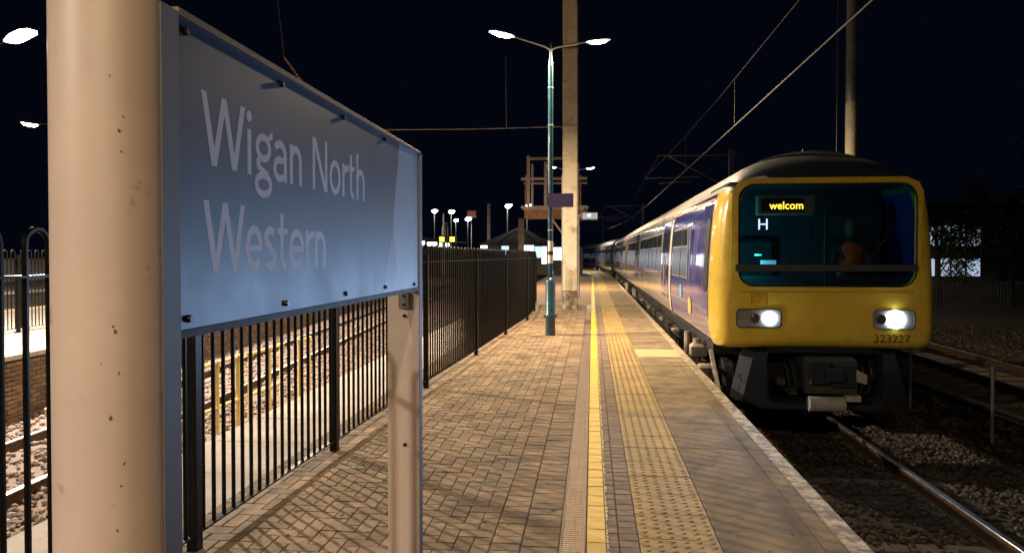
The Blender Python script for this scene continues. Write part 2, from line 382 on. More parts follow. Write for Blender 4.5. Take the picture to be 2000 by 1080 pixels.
# tactile slabs with blisters
tm = MB().cbox(-.222, .222, -.1985, .1985, -.05, 0, .003)
for a in range(6):
    for c in range(6):
        x, yy = -.185+.074*a, -.1665+.0666*c; n = 8
        tm.add([(x+r*math.cos(k*math.pi/4), yy+r*math.sin(k*math.pi/4), z) for r, z in ((.0175,-.001),(.0145,.0038),(.0085,.0055)) for k in range(n)],
               [(q*n+k, q*n+(k+1)%n, (q+1)*n+(k+1)%n, (q+1)*n+k) for q in range(2) for k in range(n)]+[tuple(2*n+k for k in range(n))])
tme = tm.mesh('tactile_slab', M_tactile, True); y = YN+.1
while y < 42:
    link('tactile_slab', tme, PL, (.492, y+.2, random.uniform(-.003,.001)), (random.uniform(-.004,.004), random.uniform(-.004,.004), 0)); y += .4025
# coping slabs with two drainage grooves and a worn white nosing
def coping(L):
    pr = [(.722,-.06),(.722,-.004),(.726,0),(1.272,0),(1.276,-.006),(1.284,-.006),(1.288,0),(1.392,0),(1.396,-.006),(1.404,-.006),(1.408,0),(1.53,0),(1.536,-.006),(1.536,-.09),(1.49,-.1)]
    m = MB(); n = len(pr)
    m.add([(x, yy, z) for yy in (-L/2+.003, L/2-.003) for x, z in pr], [(k, k+1, n+k+1, n+k) for k in range(n-1)]+[tuple(range(n)), tuple(range(n,2*n))])
    return m
cmesh = coping(.935).mesh('coping_slab', [M_coping, M_copingwhite]); cpale = coping(.935).mesh('coping_slab', [M_copinglight, M_copingwhite])
for me in (cmesh, cpale):
    for p in me.polygons:
        if p.center.x > 1.43 and len(p.vertices) == 4: p.material_index = 1
y = 2.55; k = 0
while y < 46:
    link('coping_slab', cpale if k == 10 else cmesh, PL, (0, y+.4675, random.uniform(-.003,.002)), (random.uniform(-.002,.002), random.uniform(-.003,.003), 0)); y += .936; k += 1
# paving slabs on the far side of the railings
sl = MB().cbox(-.47, .47, -.447, .447, -.05, 0, .006).mesh('paving_slab', M_slab); y = 2.5
while y < 30:
    link('paving_slab', sl, PL, (-2.87, y+.45, random.uniform(-.005,.001)), (random.uniform(-.004,.004), random.uniform(-.004,.004), 0)); y += .9
# distant and rear surface beyond the built pieces
def strip(name, m, x0, x1, ya, yb, z=-.004):
    ys = [y for y in [ya]+list(range(-20, 130, 4))+[yb] if ya <= y <= yb]; ys = sorted(set(ys)); mm = MB()
    mm.add([(x+cxs(y), y, z) for y in ys for x in (x0, x1)], [(2*i, 2*i+1, 2*i+3, 2*i+2) for i in range(len(ys)-1)])
    return mm.build(name, m, PL)
M_pavfar = mat('paver_far', (.25, .16, .105), .8, var=.2, scale=5)
for a, b in ((-25, YN), (YF, 120)):
    strip('paving_sheet', M_pavfar, -3.3, -.03, a, b); strip('line_paint', M_yellow, -.03, .084, a, b); strip('block_course', M_brickgrey, .086, .266, a, b)
strip('tactile_sheet', M_tactile, .27, .714, -25, YN+.05); strip('tactile_sheet', M_tactile, .27, .714, 42.2, 120)
strip('coping_sheet', M_coping, .72, 1.53, -25, 2.54); strip('coping_sheet', M_coping, .72, 1.53, 46.2, 120)
gs = MB(); rg = random.Random(11)
for k in range(90):
    x, y, r0 = rg.uniform(-2.0, 1.2), 3.8+9*rg.random()**1.4, rg.uniform(.008, .019)
    if -.2 < x < .72: continue
    gs.add([(x+r0*rg.uniform(.7,1.2)*math.cos(q*.785), y+r0*rg.uniform(.7,1.2)*math.sin(q*.785), .0032) for q in range(8)], [tuple(range(8))])
b = gs.build('gum_spots', mat('gum', (.075,.062,.05), .9, rnd=.5), PL); b['kind'] = 'stuff'
# drainage channel
D = thing('drainage_channel', 'narrow slotted steel drain grate alongside the yellow line', 'drain', (-.105, YN, 0))
fr = MB()
for x0, x1 in ((-.074,-.066),(.06,.068)): fr.box(x0, x1, 0, YF-YN, -.05, .001)
fr.build('frame', M_grate, D); MB().box(-.066, .06, 0, YF-YN, -.06, -.028).build('channel', M_rubber, D)
g = MB(); y = .01
while y < 14:
    z = -.0015
    pts = [(-.064,0),(-.048,.007),(-.032,0),(-.016,.007),(-.003,-.001),(.012,.007),(.028,0),(.044,.007),(.06,0)]
    g.add([(x, y+dy+e, zz) for x, dy in pts for e, zz in ((0,z),(.011,z),(.011,z-.012),(0,z-.012))],
          [(q*4+a, q*4+b, (q+1)*4+b, (q+1)*4+a) for q in range(len(pts)-1) for a, b in ((0,1),(1,2),(3,0))]); y += .03
b = g.build('grate_bars', mat('grate_bar', (.34,.25,.2), .5, metal=.3, var=.2), D); b['kind'] = 'stuff'
MB().box(-.064, .059, 14.02, YF-YN, -.03, -.002).build('grate_cover', M_grate, D)

# ------------------------------------------------------------------ sign
SX = -.911
SG = thing('station_sign', 'large navy station name board with pale lettering on two cream posts', 'sign', (SX, 1.5, 0))
def sgn(name, m, mt): # helper: world coordinates to the thing's own
    for i, v in enumerate(m.v): m.v[i] = (v[0]-SX, v[1]-1.5, v[2])
    return m.build(name, mt, SG)
panel = sgn('panel', MB().box(SX-.03, SX, 1.538, 3.845, 1.452, 2.148), M_sign)
sgn('top_trim', MB().cbox(SX-.05, SX+.008, 1.538, 3.845, 2.148, 2.166, .004), M_signtop)
sgn('bottom_trim', MB().box(SX-.05, SX+.006, 1.538, 3.845, 1.434, 1.4515), M_signframe)
sgn('back_panel', MB().box(SX-.085, SX-.0305, 1.545, 3.84, 1.46, 2.14), M_post2)
def post_profile(yc, nose):
    xc = SX-.115; r = .12; pr = []
    n = 18
    for k in range(n+1):
        a = math.pi*k/n; pr.append((xc+r*math.cos(a), yc - nose*r*.82*math.sin(a)))
    return pr
pr = post_profile(1.478, 1)+[(SX-.235,1.50),(SX-.235,1.536),(SX+.005,1.536),(SX+.005,1.50)]
m = MB(); m.prism([(x,y) for x,y in pr], 2, 0, 2.155)
for i, v in enumerate(m.v): m.v[i] = (v[0]-SX, v[1]-1.5, v[2])
m.build('post', M_post, SG, True)
ch = MB(); rc = random.Random(5); xc_, yc_, r_ = SX-.115, 1.478, .12
for ang, z, sz in ((52,1.87,.0055),(50,1.83,.004),(57,1.465,.007),(54,1.38,.0045),(59,1.475,.0035),(62,1.29,.007),(50,1.195,.0045),(53,1.15,.0035),(57,1.06,.004),(48,1.9,.003),(60,1.98,.003),(70,1.4,.003),(45,1.0,.003)):
    a = R(ang); p0 = Vector((xc_+(r_+.0006)*math.cos(a), yc_-(r_*.82+.0006)*math.sin(a), z)); tg = Vector((-math.sin(a), -.82*math.cos(a), 0)).normalized(); k_ = 9
    ch.add([p0+tg*sz*.62*rc.uniform(.4,1.1)*math.cos(q*2*math.pi/k_)+Vector((0,0,1))*sz*.62*rc.uniform(.6,1.7)*math.sin(q*2*math.pi/k_) for q in range(k_)], [tuple(range(k_))])
c_ = sgn('paint_chips', ch, mat('chip_rust', (.13,.08,.04), .8)); c_['kind'] = 'stuff'
sgn('post_channel', MB().box(SX+.0052, SX+.0085, 1.470, 1.5365, 0, 2.152), M_post2)
pr2 = [(x, 3.846+(3.846-1.536)*0+(1.478+.058-y)) for x, y in post_profile(1.478, 1)]
pr2 = [(SX-.165,3.80)]+[(SX+.004,3.80)]+[(SX+.004-.0845+.0845*math.cos(math.pi*k/12), 3.86+.085*math.sin(math.pi*k/12)) for k in range(13)]
m = MB(); m.prism(pr2, 2, 0, 2.16)
for i, v in enumerate(m.v): m.v[i] = (v[0]-SX, v[1]-1.5, v[2])
m.build('post', M_post, SG, True)
sgn('post_channel', MB().box(SX+.0045, SX+.008, 3.80, 3.86, 0, 2.157), M_post2)
sgn('bracket', MB().box(SX-.10, SX-.045, 3.775, 3.7995, 1.34, 1.425), M_post2)
for z in (1.36, 1.405): sgn('bolt', MB().tube([(SX-.072,3.765,z),(SX-.072,3.776,z)], .006, 8), M_screw)
for z in (1.30, .62): sgn('bolt', MB().tube([(SX-.072,3.785,z),(SX-.072,3.80,z)], .009, 8), M_screw)
for y, z in [(1.574,2.12),(2.091,2.121),(2.63,2.122),(3.17,2.127),(1.579,1.476),(2.112,1.476),(2.653,1.477),(3.177,1.478),(3.703,1.47)]:
    sgn('screw', MB().tube([(SX+.0005,y,z),(SX+.010,y,z)], [.0095,.007], 10), M_screw)
# printed chevrons
def flat(poly, x): return MB().prism(poly, 0, x-.0001, x)
sgn('chevron', flat([(3.428,2.147),(3.844,2.147),(3.844,1.453),(3.40,1.453),(3.31,1.76)], SX+.00018), M_signpale)
sgn('chevron', flat([(3.31,1.755),(3.398,1.453),(3.15,1.453)], SX+.00014), M_signviolet)
# lettering: strokes in cap-height units
def arc(cx, cz, rx, rz, a0, a1, n=20): return [(cx+rx*math.cos(R(a0+(a1-a0)*i/n)), cz+rz*math.sin(R(a0+(a1-a0)*i/n))) for i in range(n+1)]
def ribbon(m, pts, w, x, y0, z0, cap, closed=False):
    n = len(pts); L = []; Rr = []
    for i in range(n):
        a = pts[(i-1) % n] if closed or i else pts[0]; b = pts[(i+1) % n] if closed or i < n-1 else pts[-1]
        dx, dz = b[0]-a[0], b[1]-a[1]; l = math.hypot(dx, dz) or 1; nx, nz = -dz/l*w/2, dx/l*w/2
        L.append((pts[i][0]+nx, pts[i][1]+nz)); Rr.append((pts[i][0]-nx, pts[i][1]-nz))
    vs = [(x, y0+p[0]*cap, z0+p[1]*cap) for p in L]+[(x, y0+p[0]*cap, z0+p[1]*cap) for p in Rr]
    rng = range(n if closed else n-1)
    m.add(vs, [(i, n+i, n+(i+1) % n, (i+1) % n) for i in rng])
def quad(m, q, x, y0, z0, cap): m.add([(x, y0+a*cap, z0+b*cap) for a, b in q], [(0,1,2,3)])
def glyph(ch, y0, y1, z0, cap, x):
    m = MB(); w = (y1-y0)/cap; s = .132; h = s/2; xh = .70; e = [x]
    def Q(*q): quad(m, q, e[0], y0, z0, cap); e[0] += .000012
    def Rb(pts, sw=s, closed=False): ribbon(m, pts, sw, e[0], y0, z0, cap, closed); e[0] += .000012
    V = lambda xc, a, b, t=h: Q((xc-t,a),(xc+t,a),(xc+t,b),(xc-t,b))
    if ch == 'W':
        t = .072
        for a, za, b, zb in ((t,1,.27*w,0),(.5*w,1,.27*w,0),(.5*w,1,.73*w,0),(w-t,1,.73*w,0)): Q((a-t,za),(a+t,za),(b+t,zb),(b-t,zb))
    elif ch == 'i':
        V(w/2, 0, xh); Q(*[]) if 0 else m.add([(e[0], y0+(w/2+.088*math.cos(k*math.pi/8))*cap, z0+(.9+.088*math.sin(k*math.pi/8))*cap) for k in range(16)], [tuple(range(16))])
    elif ch in 'nhr':
        V(h, 0, 1.04 if ch == 'h' else xh)
        if ch == 'r': Rb(arc(h+.24, .40, .24, .225, 165, 62, 10))
        else: Rb([(w-h,0)]+arc((w)/2, .42, w/2-h, xh-h-.415, 0, 172, 16), s)
    elif ch == 'N':
        V(h,0,1); V(w-h,0,1); t = .085; Q((0,1),(2*t,1),(w,0),(w-2*t,0))
    elif ch == 'o': Rb(arc(w/2, xh/2, w/2-h, xh/2-h+.012, 0, 345, 23), s, True)
    elif ch == 'e':
        Rb([(w-h-.01,.34)]+arc(w/2, xh/2, w/2-h, xh/2-h+.012, 4, 318, 24)); Q((h,.30),(w-.02,.30),(w-.02,.40),(h,.40))
    elif ch == 'a':
        V(w-h, 0, .45); Rb(arc(w/2-.01, .45, w/2-h+.01, xh-h-.45, 0, 150, 12)); Rb(arc(w*.44, .205, w*.44-h+.02, .205-h+.02, 60, 300, 16), s*.92)
        Q((w*.45,.325),(w-h,.325),(w-h,.42),(w*.5,.42)); Q((w*.5,.0),(w-h,.06),(w-h,.15),(w*.5,.105))
    elif ch == 't':
        Rb([(w*.42,.95),(w*.42,.2)]+arc(w*.42+.14,.2,.14,.14,180,285,8)); Q((.0,.6),(w,.6),(w,.7),(.0,.7))
    elif ch == 's':
        Rb(arc(w/2,.525,w/2-h,.125,35,265,12)+arc(w/2,.185,w/2-h,.13,85,-145,12)[0:])
    elif ch == 'g':
        Rb(arc(w*.48,.475,w*.36-.02,.175,0,345,23), s*.88, True)
        Q((w*.62,.60),(w*.8,.72),(w*.98,.80),(w*.98,.66)); Q((w*.1,.28),(w*.3,.33),(w*.32,.2),(w*.12,.14))
        Q((w*.16,.12),(w*.16,.22),(w*.75,.1),(w*.7,.0))
        Rb(arc(w*.48,-.115,w*.48-h,.155,0,345,23), s*.9, True)
    for i, v in enumerate(m.v): m.v[i] = (v[0]-SX, v[1]-1.5, v[2])
    o = m.build('letter', M_signtext, panel)
    o.location = (0,0,0)
    return o
LX = SX+.00022
for ch, a, b in (('W',1.642,1.862),('i',1.866,1.905),('g',1.915,2.032),('a',2.036,2.128),('n',2.15,2.243),('N',2.333,2.468),('o',2.49,2.603),('r',2.622,2.69),('t',2.69,2.76),('h',2.785,2.887)):
    glyph(ch, a, b, 1.835, .172, LX)
for ch, a, b in (('W',1.649,1.858),('e',1.86,1.962),('s',1.972,2.052),('t',2.06,2.132),('e',2.142,2.258),('r',2.272,2.34),('n',2.352,2.448)):
    glyph(ch, a, b, 1.578, .172, LX)

# ------------------------------------------------------------------ bow-top railings
def hoop_mesh(w, top=1.735, r=.0125, n=7):
    pts = [(0,-w/2,.09),(0,-w/2,top-w/2-.03)]+[(0,-w/2*math.cos(R(a)),top-w/2-r+(w/2)*math.sin(R(a))) for a in range(0,181,20)]+[(0,w/2,top-w/2-.03),(0,w/2,.09)]
    return MB().tube(pts, r, n).mesh('hoop', M_black, True)
def railing(label, posts, z=0., group='bow top railings', hoops=True, pw=.06):
    x0, y0 = posts[0]; F = thing('railing', label, 'fence', (x0, y0, z), 0, group)
    hm = {}
    pm = MB().box(-pw/2, pw/2, -pw/2, pw/2, 0, 1.62).mesh('post', M_black)
    for i, (x, y) in enumerate(posts):
        link('post', pm, F, (x-x0, y-y0, 0), (0,0,0))
        if i == len(posts)-1: break
        x2, y2 = posts[i+1]; L = math.hypot(x2-x, y2-y); a = math.atan2(-(x2-x), y2-y)
        n = max(1, round((L-.1)/.23)); p = (L-.06)/n
        key = round(p, 3)
        if key not in hm: hm[key] = hoop_mesh(p/2)
        for k in range(n):
            s = .03 + p*(k+.5); link('hoop', hm[key], F, (x-x0+(x2-x)*s/L, y-y0+(y2-y)*s/L, 0), (0,0,a))
        rm = MB().box(-.006-.019, .006+.019, .03, L-.03, 1.525, 1.537).box(-.025, .025, .03, L-.03, .085, .097)
        o1 = MB().box(-.024, .024, .03, L-.03, 1.53, 1.541).build('rail', M_black, F); o1.location = (x-x0, y-y0, 0); o1.rotation_euler = (0,0,a)
        o1 = MB().box(-.024, .024, .03, L-.03, .085, .096).build('rail', M_black, F); o1.location = (x-x0, y-y0, 0); o1.rotation_euler = (0,0,a)
    return F
railing('black bow top railings passing behind the name board and along the platform', [(-2.21,.85),(-2.173,3.82),(-2.126,5.90),(-2.018,8.82),(-1.872,11.8),(-1.753,14.9),(-1.608,18.25),(-1.66,21.2),(-1.85,24.2)])
dL = Vector((-math.sin(R(5)), math.cos(R(5))))
bL = Vector((-11.9, 14.15))
railing('black bow top railings on the brick platform across the left tracks', [tuple(bL+dL*s) for s in (-3,0,3,6,9,12,15)])

# ------------------------------------------------------------------ opposite platforms on the left
def slabplat(name, label, x, y, rz, w, l0, l1, bricks=True):
    t = thing(name, label, None, (x,y,0), rz); t['kind'] = 'structure'
    MB().box(-w, -.06, l0, l1, -1.2, -.012).build('core', M_wallc, t)
    MB().box(-w, -.72, l0, l1, -.0115, 0).build('surface', M_opp, t)
    cs = MB().cbox(-.7, .03, -.446, .446, -.08, .004, .01).mesh('edge_slab', M_oppedge)
    s = l0
    while s < min(l1, 30): link('edge_slab', cs, t, (0, s+.45, 0)); s += .9
    if bricks:
        bm_ = MB().cbox(-.1075+.004, .1075-.004, -.0325+.004, .0325-.004, -.05, 0, .006).mesh('brick', M_brick)
        rest = MB(); cnt = 0; cand = []
        for r_ in range(14):
            z = -1.14 + r_*.0755; s = l0 + (.1125 if r_ % 2 else 0)
            while s < 16: cand.append((s, z)); s += .225
        cand.sort(key=lambda q: abs(q[0]-2.2))
        for s, z in cand:
            if cnt < 290: link('brick', bm_, t, (-.05, s, z), (0, R(90), R(0))).rotation_euler = (R(90), 0, R(90)); cnt += 1
            else: rest.box(-.06, 0, s-.1035, s+.1035, z-.0285, z+.0285)
        b = rest.build('brickwork', M_brick, t); b['kind'] = 'stuff'
    return t
slabplat('opposite_platform', 'brick fronted platform across the tracks on the left', -9.35, 11.2, R(5), 7.2, -6, 40)
t = slabplat('far_platform', 'far lit platform behind the opposite railings', -24, 20, R(6), 8, -10, 40, False)
strip_ = MB().box(-6.8, -6.65, -6, 40, .0005, .006).build('line_paint', M_yellow, bpy.data.objects['opposite_platform'])
FW = thing('far_wall', 'long pale wall behind the far left platform', 'wall', (-33, 22, 0), R(6)); MB().box(-.2, 0, -12, 30, 0, 1.3).build('wall', M_slab, FW); MB().box(-.25, .05, -12, 30, 1.302, 1.4).build('coping', M_copingwhite, FW)

# ------------------------------------------------------------------ yellow handrails on the left
def handrail(label, ys, x=-5.5, mid=.45, z0=-1.08, z1=.03, ext=0, m=M_hand, r=.036, name='handrail', group='yellow handrails left of the railings', xs=None):
    xs = xs or [x]*len(ys)
    H = thing(name, label, 'handrail', (xs[0], ys[0], z0), 0, group)
    for x_, y in zip(xs, ys):
        MB().tube([(x_-xs[0], y-ys[0], 0),(x_-xs[0], y-ys[0], z1-z0)], r, 10).build('post', m, H, True)
        MB().lathe([(0,.0),(r*1.5,.0),(r*1.5,.07),(0,.07)], (x_-xs[0], y-ys[0], z1-z0-.04), 10).build('clamp', m, H)
    for z in (z1-z0, mid):
        MB().tube([(0, -ext, z),(xs[-1]-xs[0], ys[-1]-ys[0], z)], r*.85, 8).build('rail', m, H, True)
    return H
handrail('yellow tubular handrail left of the cream sign post, nearest one', [6.95, 8.4])
handrail('yellow tubular handrail seen through the railings, left of the pair', [10.3, 10.95], ext=1.2)
handrail('yellow tubular handrail seen through the railings, middle one', [11.3, 12.0, 12.5], x=-5.47)
handrail('yellow tubular handrail seen through the railings, short far one', [13.15, 13.6], x=-5.4)
handrail('grey steel handrail between the tracks right of the train', [7.4, 9.3, 11.35, 13.75, 16.2, 18.6], xs=[5.95,5.87,5.77,5.62,5.55,5.5], mid=.5, z0=-1.1, z1=-.02, m=M_handgrey, r=.03, name='track_handrail', group='track handrail')

# ------------------------------------------------------------------ lamp posts
def luminaire(parent, loc, rz, E, power, col, tilt=8, sc=1.):
    l = MB(); n = 14
    # tapered flat head: opaque cover above, lens below
    prof = [(-.32,.05,.03),(-.25,.1,.055),(0,.15,.075),(.22,.14,.06),(.33,.07,.03)]
    for k, (x, w, h) in enumerate(prof): l.v += [(x,-w,0),(x,-w*.7,h),(x,w*.7,h),(x,w,0)]
    fs = [(k*4+a, k*4+a+1, (k+1)*4+a+1, (k+1)*4+a) for k in range(4) for a in range(3)]+[(0,1,2,3),(16,17,18,19)]
    l.f += fs; l.m += [0]*len(fs)
    l.v = [(x*sc,y*sc,z*sc) for x,y,z in l.v]
    o = l.build('luminaire', M_galv, parent, True); o.location = loc; o.rotation_euler = (0, R(-tilt), rz)
    b = MB(); rows = [(1,0),(.9,-.03),(.6,-.055),(.01,-.068)]
    b.add([(.0+.26*r*math.cos(k*2*math.pi/n)*sc, .115*r*math.sin(k*2*math.pi/n)*sc, (z-.002)*sc) for r, z in rows for k in range(n)],
          [(i*n+k, i*n+(k+1)%n, (i+1)*n+(k+1)%n, (i+1)*n+k) for i in range(3) for k in range(n)])
    b.build('lens', E, o, True)
    if power: light('SPOT', 'lamp_light', o, (0,0,-.1*sc), power, col, .08, (0, R(tilt), 0), (R(178), .45))
    return o
def platform_lamp(label, loc, rz, power, col=WARM, E=E_lampw, group='double arm platform lamps', bands=True, low=False):
    t = thing('lamp_post', label, 'lamp post', loc, rz, group)
    MB().lathe([(.1,0),(.1,.34),(.115,.36),(.115,.42),(.1,.44),(.1,1.08),(.085,1.12),(.052,1.15)], n=24).build('base', M_teal, t, True)
    for s in (-1, 1): MB().tube([(s*.1,0,.39),(s*.14,0,.39)], .025, 8).build('lock', M_teal, t)
    MB().lathe([(.05,1.12),(.05,5.35),(.042,5.5),(.03,5.55),(.022,5.86),(0,5.87)], n=20).build('pole', M_teal, t, True)
    if bands:
        for z0, z1, m in ((1.45,1.62,M_white),(1.622,1.69,M_dark),(1.692,1.9,M_white)): MB().lathe([(.052,z0),(.052,z1)], n=20).build('band', m, t, True)
        for z in (2.1, 4.2, 4.95): MB().lathe([(.05,z),(.056,z+.004),(.056,z+.02),(.05,z+.024)], n=20).build('clamp', M_galv, t)
    for s in (-1, 1):
        a = .55
        MB().tube([(0,0,5.72),(s*.12,0,5.78),(s*.75,0,5.9+.03)], .02, 8).build('arm', M_galv, t, True)
        luminaire(t, (s*1.0,0,5.96), 0 if s > 0 else math.pi, E, power, col, 8, .8)
    return t
LAMPP = 2000
platform_lamp('teal double arm lamp post carrying a small purple sign', (-.838,14.83,0), R(20), LAMPP)
platform_lamp('double arm lamp post further along behind the concrete mast', (-1.05,36.8,0), R(20), LAMPP*1.2, bands=False)
platform_lamp('double arm lamp post standing behind the viewer', (-.838,-6.7,0), R(8), LAMPP*.52)
ps = thing('hanging_sign', 'small blank purple sign clamped to the teal lamp post', 'sign', (-.838,14.83,2.57))
MB().box(-.05, .46, -.10, -.085, 0, .275).build('plate', M_bluesign, ps)
for z in (.04, .235): MB().box(-.075, .075, -.0845, .06, z-.012, z+.012).build('clamp', M_galv, ps)
def yard_lamp(label, loc, h, rz, power, col=NEUT, E=E_lampn, sc=1., arm=.6):
    t = thing('yard_lamp', label, 'lamp post', loc, rz, 'distant station lamps')
    MB().lathe([(.09,0),(.08,1),(.06,1.05),(.045,h-.2),(.03,h-.05),(0,h-.05)], n=10).build('pole', M_dark, t, True)
    MB().tube([(0,0,h-.1),(arm-.3,0,h)], .022, 6).build('arm', M_dark, t)
    luminaire(t, (arm,0,h+.02), 0, E, power, col, 10, sc)
    return t
yard_lamp('very bright lamp at far left above the near hoop of the railings', (-12.55,13.95,0), 5.9, R(-20), 11000, (1, .83, .66), sc=1.3, arm=1.4)
yard_lamp('lamp on the opposite platform behind the name board', (-11.6,27.5,0), 5.95, R(-20), 5000, (1, .83, .62))
yard_lamp('matching lamp on the opposite platform behind the viewer', (-10.2,-6.5,0), 5.95, R(-20), 3600)
yard_lamp('second lamp at far left lower than the brightest one', (-18.6,23.75,0), 6.25, R(160), 2200, sc=1.6, arm=1.3)
far = [((-13.9,57,0),'lamp just right of the name board, leftmost of the distant row'),((-15.6,72,0),'distant lamp above the lit canopy, second from the name board'),
       ((-14.1,73,0),'distant lamp third from the name board'),((-17.0,91,0),'small low distant lamp left of the brightest one'),((-15.3,90,0),'brightest distant lamp beside the small red sign'),
       ((-7.5,65,0),'distant lamp above the kiosk roof left slope'),((-5.8,65.5,0),'distant lamp seen through the signal cage'),((-2.0,72,0),'distant lamp right of the concrete mast')]
for i, (p, lb) in enumerate(far):
    yard_lamp(lb, p, 5.9 if i != 4 else 6.0, R(-75), 260 if i < 7 else 2200, sc=2.8 if i == 4 else 2.1)  # oversized heads stand in for the bloom around distant lamps

# ------------------------------------------------------------------ electrification masts and wires
cm_ = thing('concrete_mast', 'tall square concrete mast with peeling paint at its foot', 'mast', (-.665,22.25,0))
def chamf(w, c): return [(-w+c,-w),(w-c,-w),(w,-w+c),(w,w-c),(w-c,w),(-w+c,w),(-w,w-c),(-w,-w+c)]
MB().prism(chamf(.222,.028), 2, .56, 12).build('shaft', M_conc, cm_)
MB().prism(chamf(.2235,.028), 2, 0, .5595).build('painted_foot', M_concbase, cm_)
for z in (5.46, 7.75): MB().prism(chamf(.236,.03), 2, z-.03, z+.03).build('strap', M_galv, cm_)
MB().tube([(-.24,-.1,0),(-.24,-.1,4)], .012, 6).build('conduit', M_galv, cm_)
def wire(name, label, pts, r, group=None, m=M_wire):
    x0 = Vector(pts[0]); w = MB().tube([Vector(p)-x0 for p in pts], r, 6).build(name, m, None, True); w.location = x0
    return tag(w, label, 'wire', group)
def insulator(label, p, q):
    p = Vector(p); q = Vector(q); n = 9; pts = []; rs = []
    t = thing('insulator', label, 'insulator', p, 0, 'span wire insulators')
    for k in range(n*2): pts.append((q-p)*(k/(n*2-1))); rs.append(.055 if k % 2 else .03)
    MB().tube(pts, rs, 8).build('discs', M_insul, t); d = (q-p).normalized()
    for a in (Vector((0,0,0)), q-p): MB().tube([a-d*.06, a+d*.06], .02, 6).build('cap', M_galv, t)
    return t
wire('span_wire', 'horizontal span wire from the concrete mast to the top of the name board', [(-.89,22.2,5.46),(-3.5,22.1,5.42),(-6.2,22,5.43),(-9.5,21.9,5.5),(-16,21.7,5.8)], .012)
insulator('small pale insulator on the span wire at the top of the name board', (-6.45,22,5.436), (-6.1,22,5.43))
insulator('brown ribbed insulator slanting above the top of the name board', (-9.45,22,7.7), (-8.95,22,7.02))
wire('tie_wire', 'thin wire rising from the brown insulator', [(-9.48,22,7.75),(-9.7,22,9.6)], .008)
wire('tie_wire', 'rusty tie wire dropping from the brown insulator behind the board', [(-8.93,22,6.98),(-8.0,22,5.45)], .016)
wire('dropper_wire', 'thin vertical wire hanging onto the span wire left of the lamp post', [(-2.6,22.1,7.6),(-2.58,22.1,5.44)], .009)
wire('contact_wire', 'bright overhead contact wire running above the train', [(2.95,-2,4.33),(2.95,12,4.32),(2.95,40,4.3),(2.9+cxs(60),60,4.3),(2.9+cxs(100),100,4.3)], .011, None, mat('contact_copper', (.2,.19,.17), .5, metal=.3))
wire('catenary_wire', 'dim catenary wire above the contact wire', [(2.95,-2,5.5),(2.95,10.5,5.28),(2.95,18,5.3),(2.95,28,5.5),(2.95,40,5.9),(2.9,60,5.3),(2.9+cxs(85),85,5.7)], .007, None, mat('dimmed_wire', (.1,.09,.08), .6))  # wire colour darkened to keep it dim above the lamp light
for i, (y, a, b) in enumerate(((15.9,4.32,5.29),(24,4.31,5.4),(6,4.325,5.36))): wire('dropper_wire', ['short dropper wire joining the two overhead wires before the mast', 'short dropper wire further along above the train roof', 'short dropper wire high above the near track'][i], [(2.95,y,a),(2.95,y,b)], .005, None, MATS['dimmed_wire'])
def ole_mast(label, x, y, h, arm_x, w=.12):
    t = thing('overhead_line_mast', label, 'mast', (x,y,-1.2), 0, 'overhead line masts right of the train')
    MB().box(-w, -w*.82, -w, w, 0, h+1.2).box(w*.82, w, -w, w, 0, h+1.2).box(-w*.819, w*.819, -.012, .012, 0, h+1.2).build('column', M_galv, t)
    if arm_x is not None:
        z1, z2 = h+.9, h-.25; e = arm_x-x
        MB().tube([(-w,0,z1),(e,0,z1+.02)], .035, 8).build('arm', M_galv, t); MB().tube([(-w,0,z2-.6),(e+.6,0,z1)], .03, 8).build('strut', M_galv, t)
        MB().tube([(e+.1,0,z1-.02),(e-.55,0,z2+.0)], .02, 6).build('drop_bracket', M_galv, t)
        MB().tube([(e-.6,0,z2-.02),(e+2.3,0,z2+.03)], .028, 8).build('registration_arm', M_galv, t)
        MB().tube([(e+.1,0,z2-.3),(e+1.9,0,z2-.2)], .018, 6).build('steady_arm', M_galv, t)
    return t
m1 = thing('round_mast', 'tall round mast behind the cab roof', 'mast', (6.0,18,-1.2))
MB().lathe([(.135,0),(.135,6.35),(.14,6.36)], n=18).build('lower_lit_tone', M_conc, m1, True); MB().lathe([(.132,6.362),(.11,13),(0,13)], n=18).build('upper_dim_tone', M_galv, m1, True)  # change of material paints the lamp light stopping partway up the mast
wire('stay_wire', 'thin vertical stay wire beside the round mast', [(5.72,18.2,-1.1),(5.74,18.2,11)], .007)
ole_mast('overhead line mast with cantilever arm above the train roof', 7.28, 40, 7.18, 3.4)
ole_mast('dim far overhead line mast left of the nearer cantilever', 5.2, 78, 7.0, 1.3)
ole_mast('faintest overhead line mast at the end of the platform', 1.5, 110, 7.0, -2.2)

# ------------------------------------------------------------------ signal cage gantry
gc = thing('signal_cage', 'rusty steel signal cage on a bracket left of the concrete mast', 'gantry', (-2.45,28,2.95))
for x, h in ((0.02,2.43),(.68,2.2)): MB().box(x-.055, x+.055, -.05, .05, .42, h).build('upright', M_steel, gc)
MB().box(.1, .55, .25, .32, .42, 2.2).build('ladder_back', M_steel, gc) if 0 else None
for x in (.12,.62,1.9): MB().box(x-.035, x+.035, .6, .67, .42, 2.2).build('upright', M_steel, gc)
for z, m in ((2.31,M_steel),(1.55,M_steel),(.48,M_steel)): MB().box(-.02 if z > 2 else -.25, 1.3 if z > 2 else 2.25, -.062, -.0505, z-.05, z+.05).build('crossbar', m, gc)
MB().box(-.2, 2.25, .5, .56, 1.4, 1.47).build('crossbar', M_steel, gc)
MB().box(-.1, 2.1, -.3, .7, .06, .36).build('floor_girder', M_orust, gc); MB().box(-.15, 2.15, -.35, .75, .361, .40).build('floor_plate', M_steel, gc)
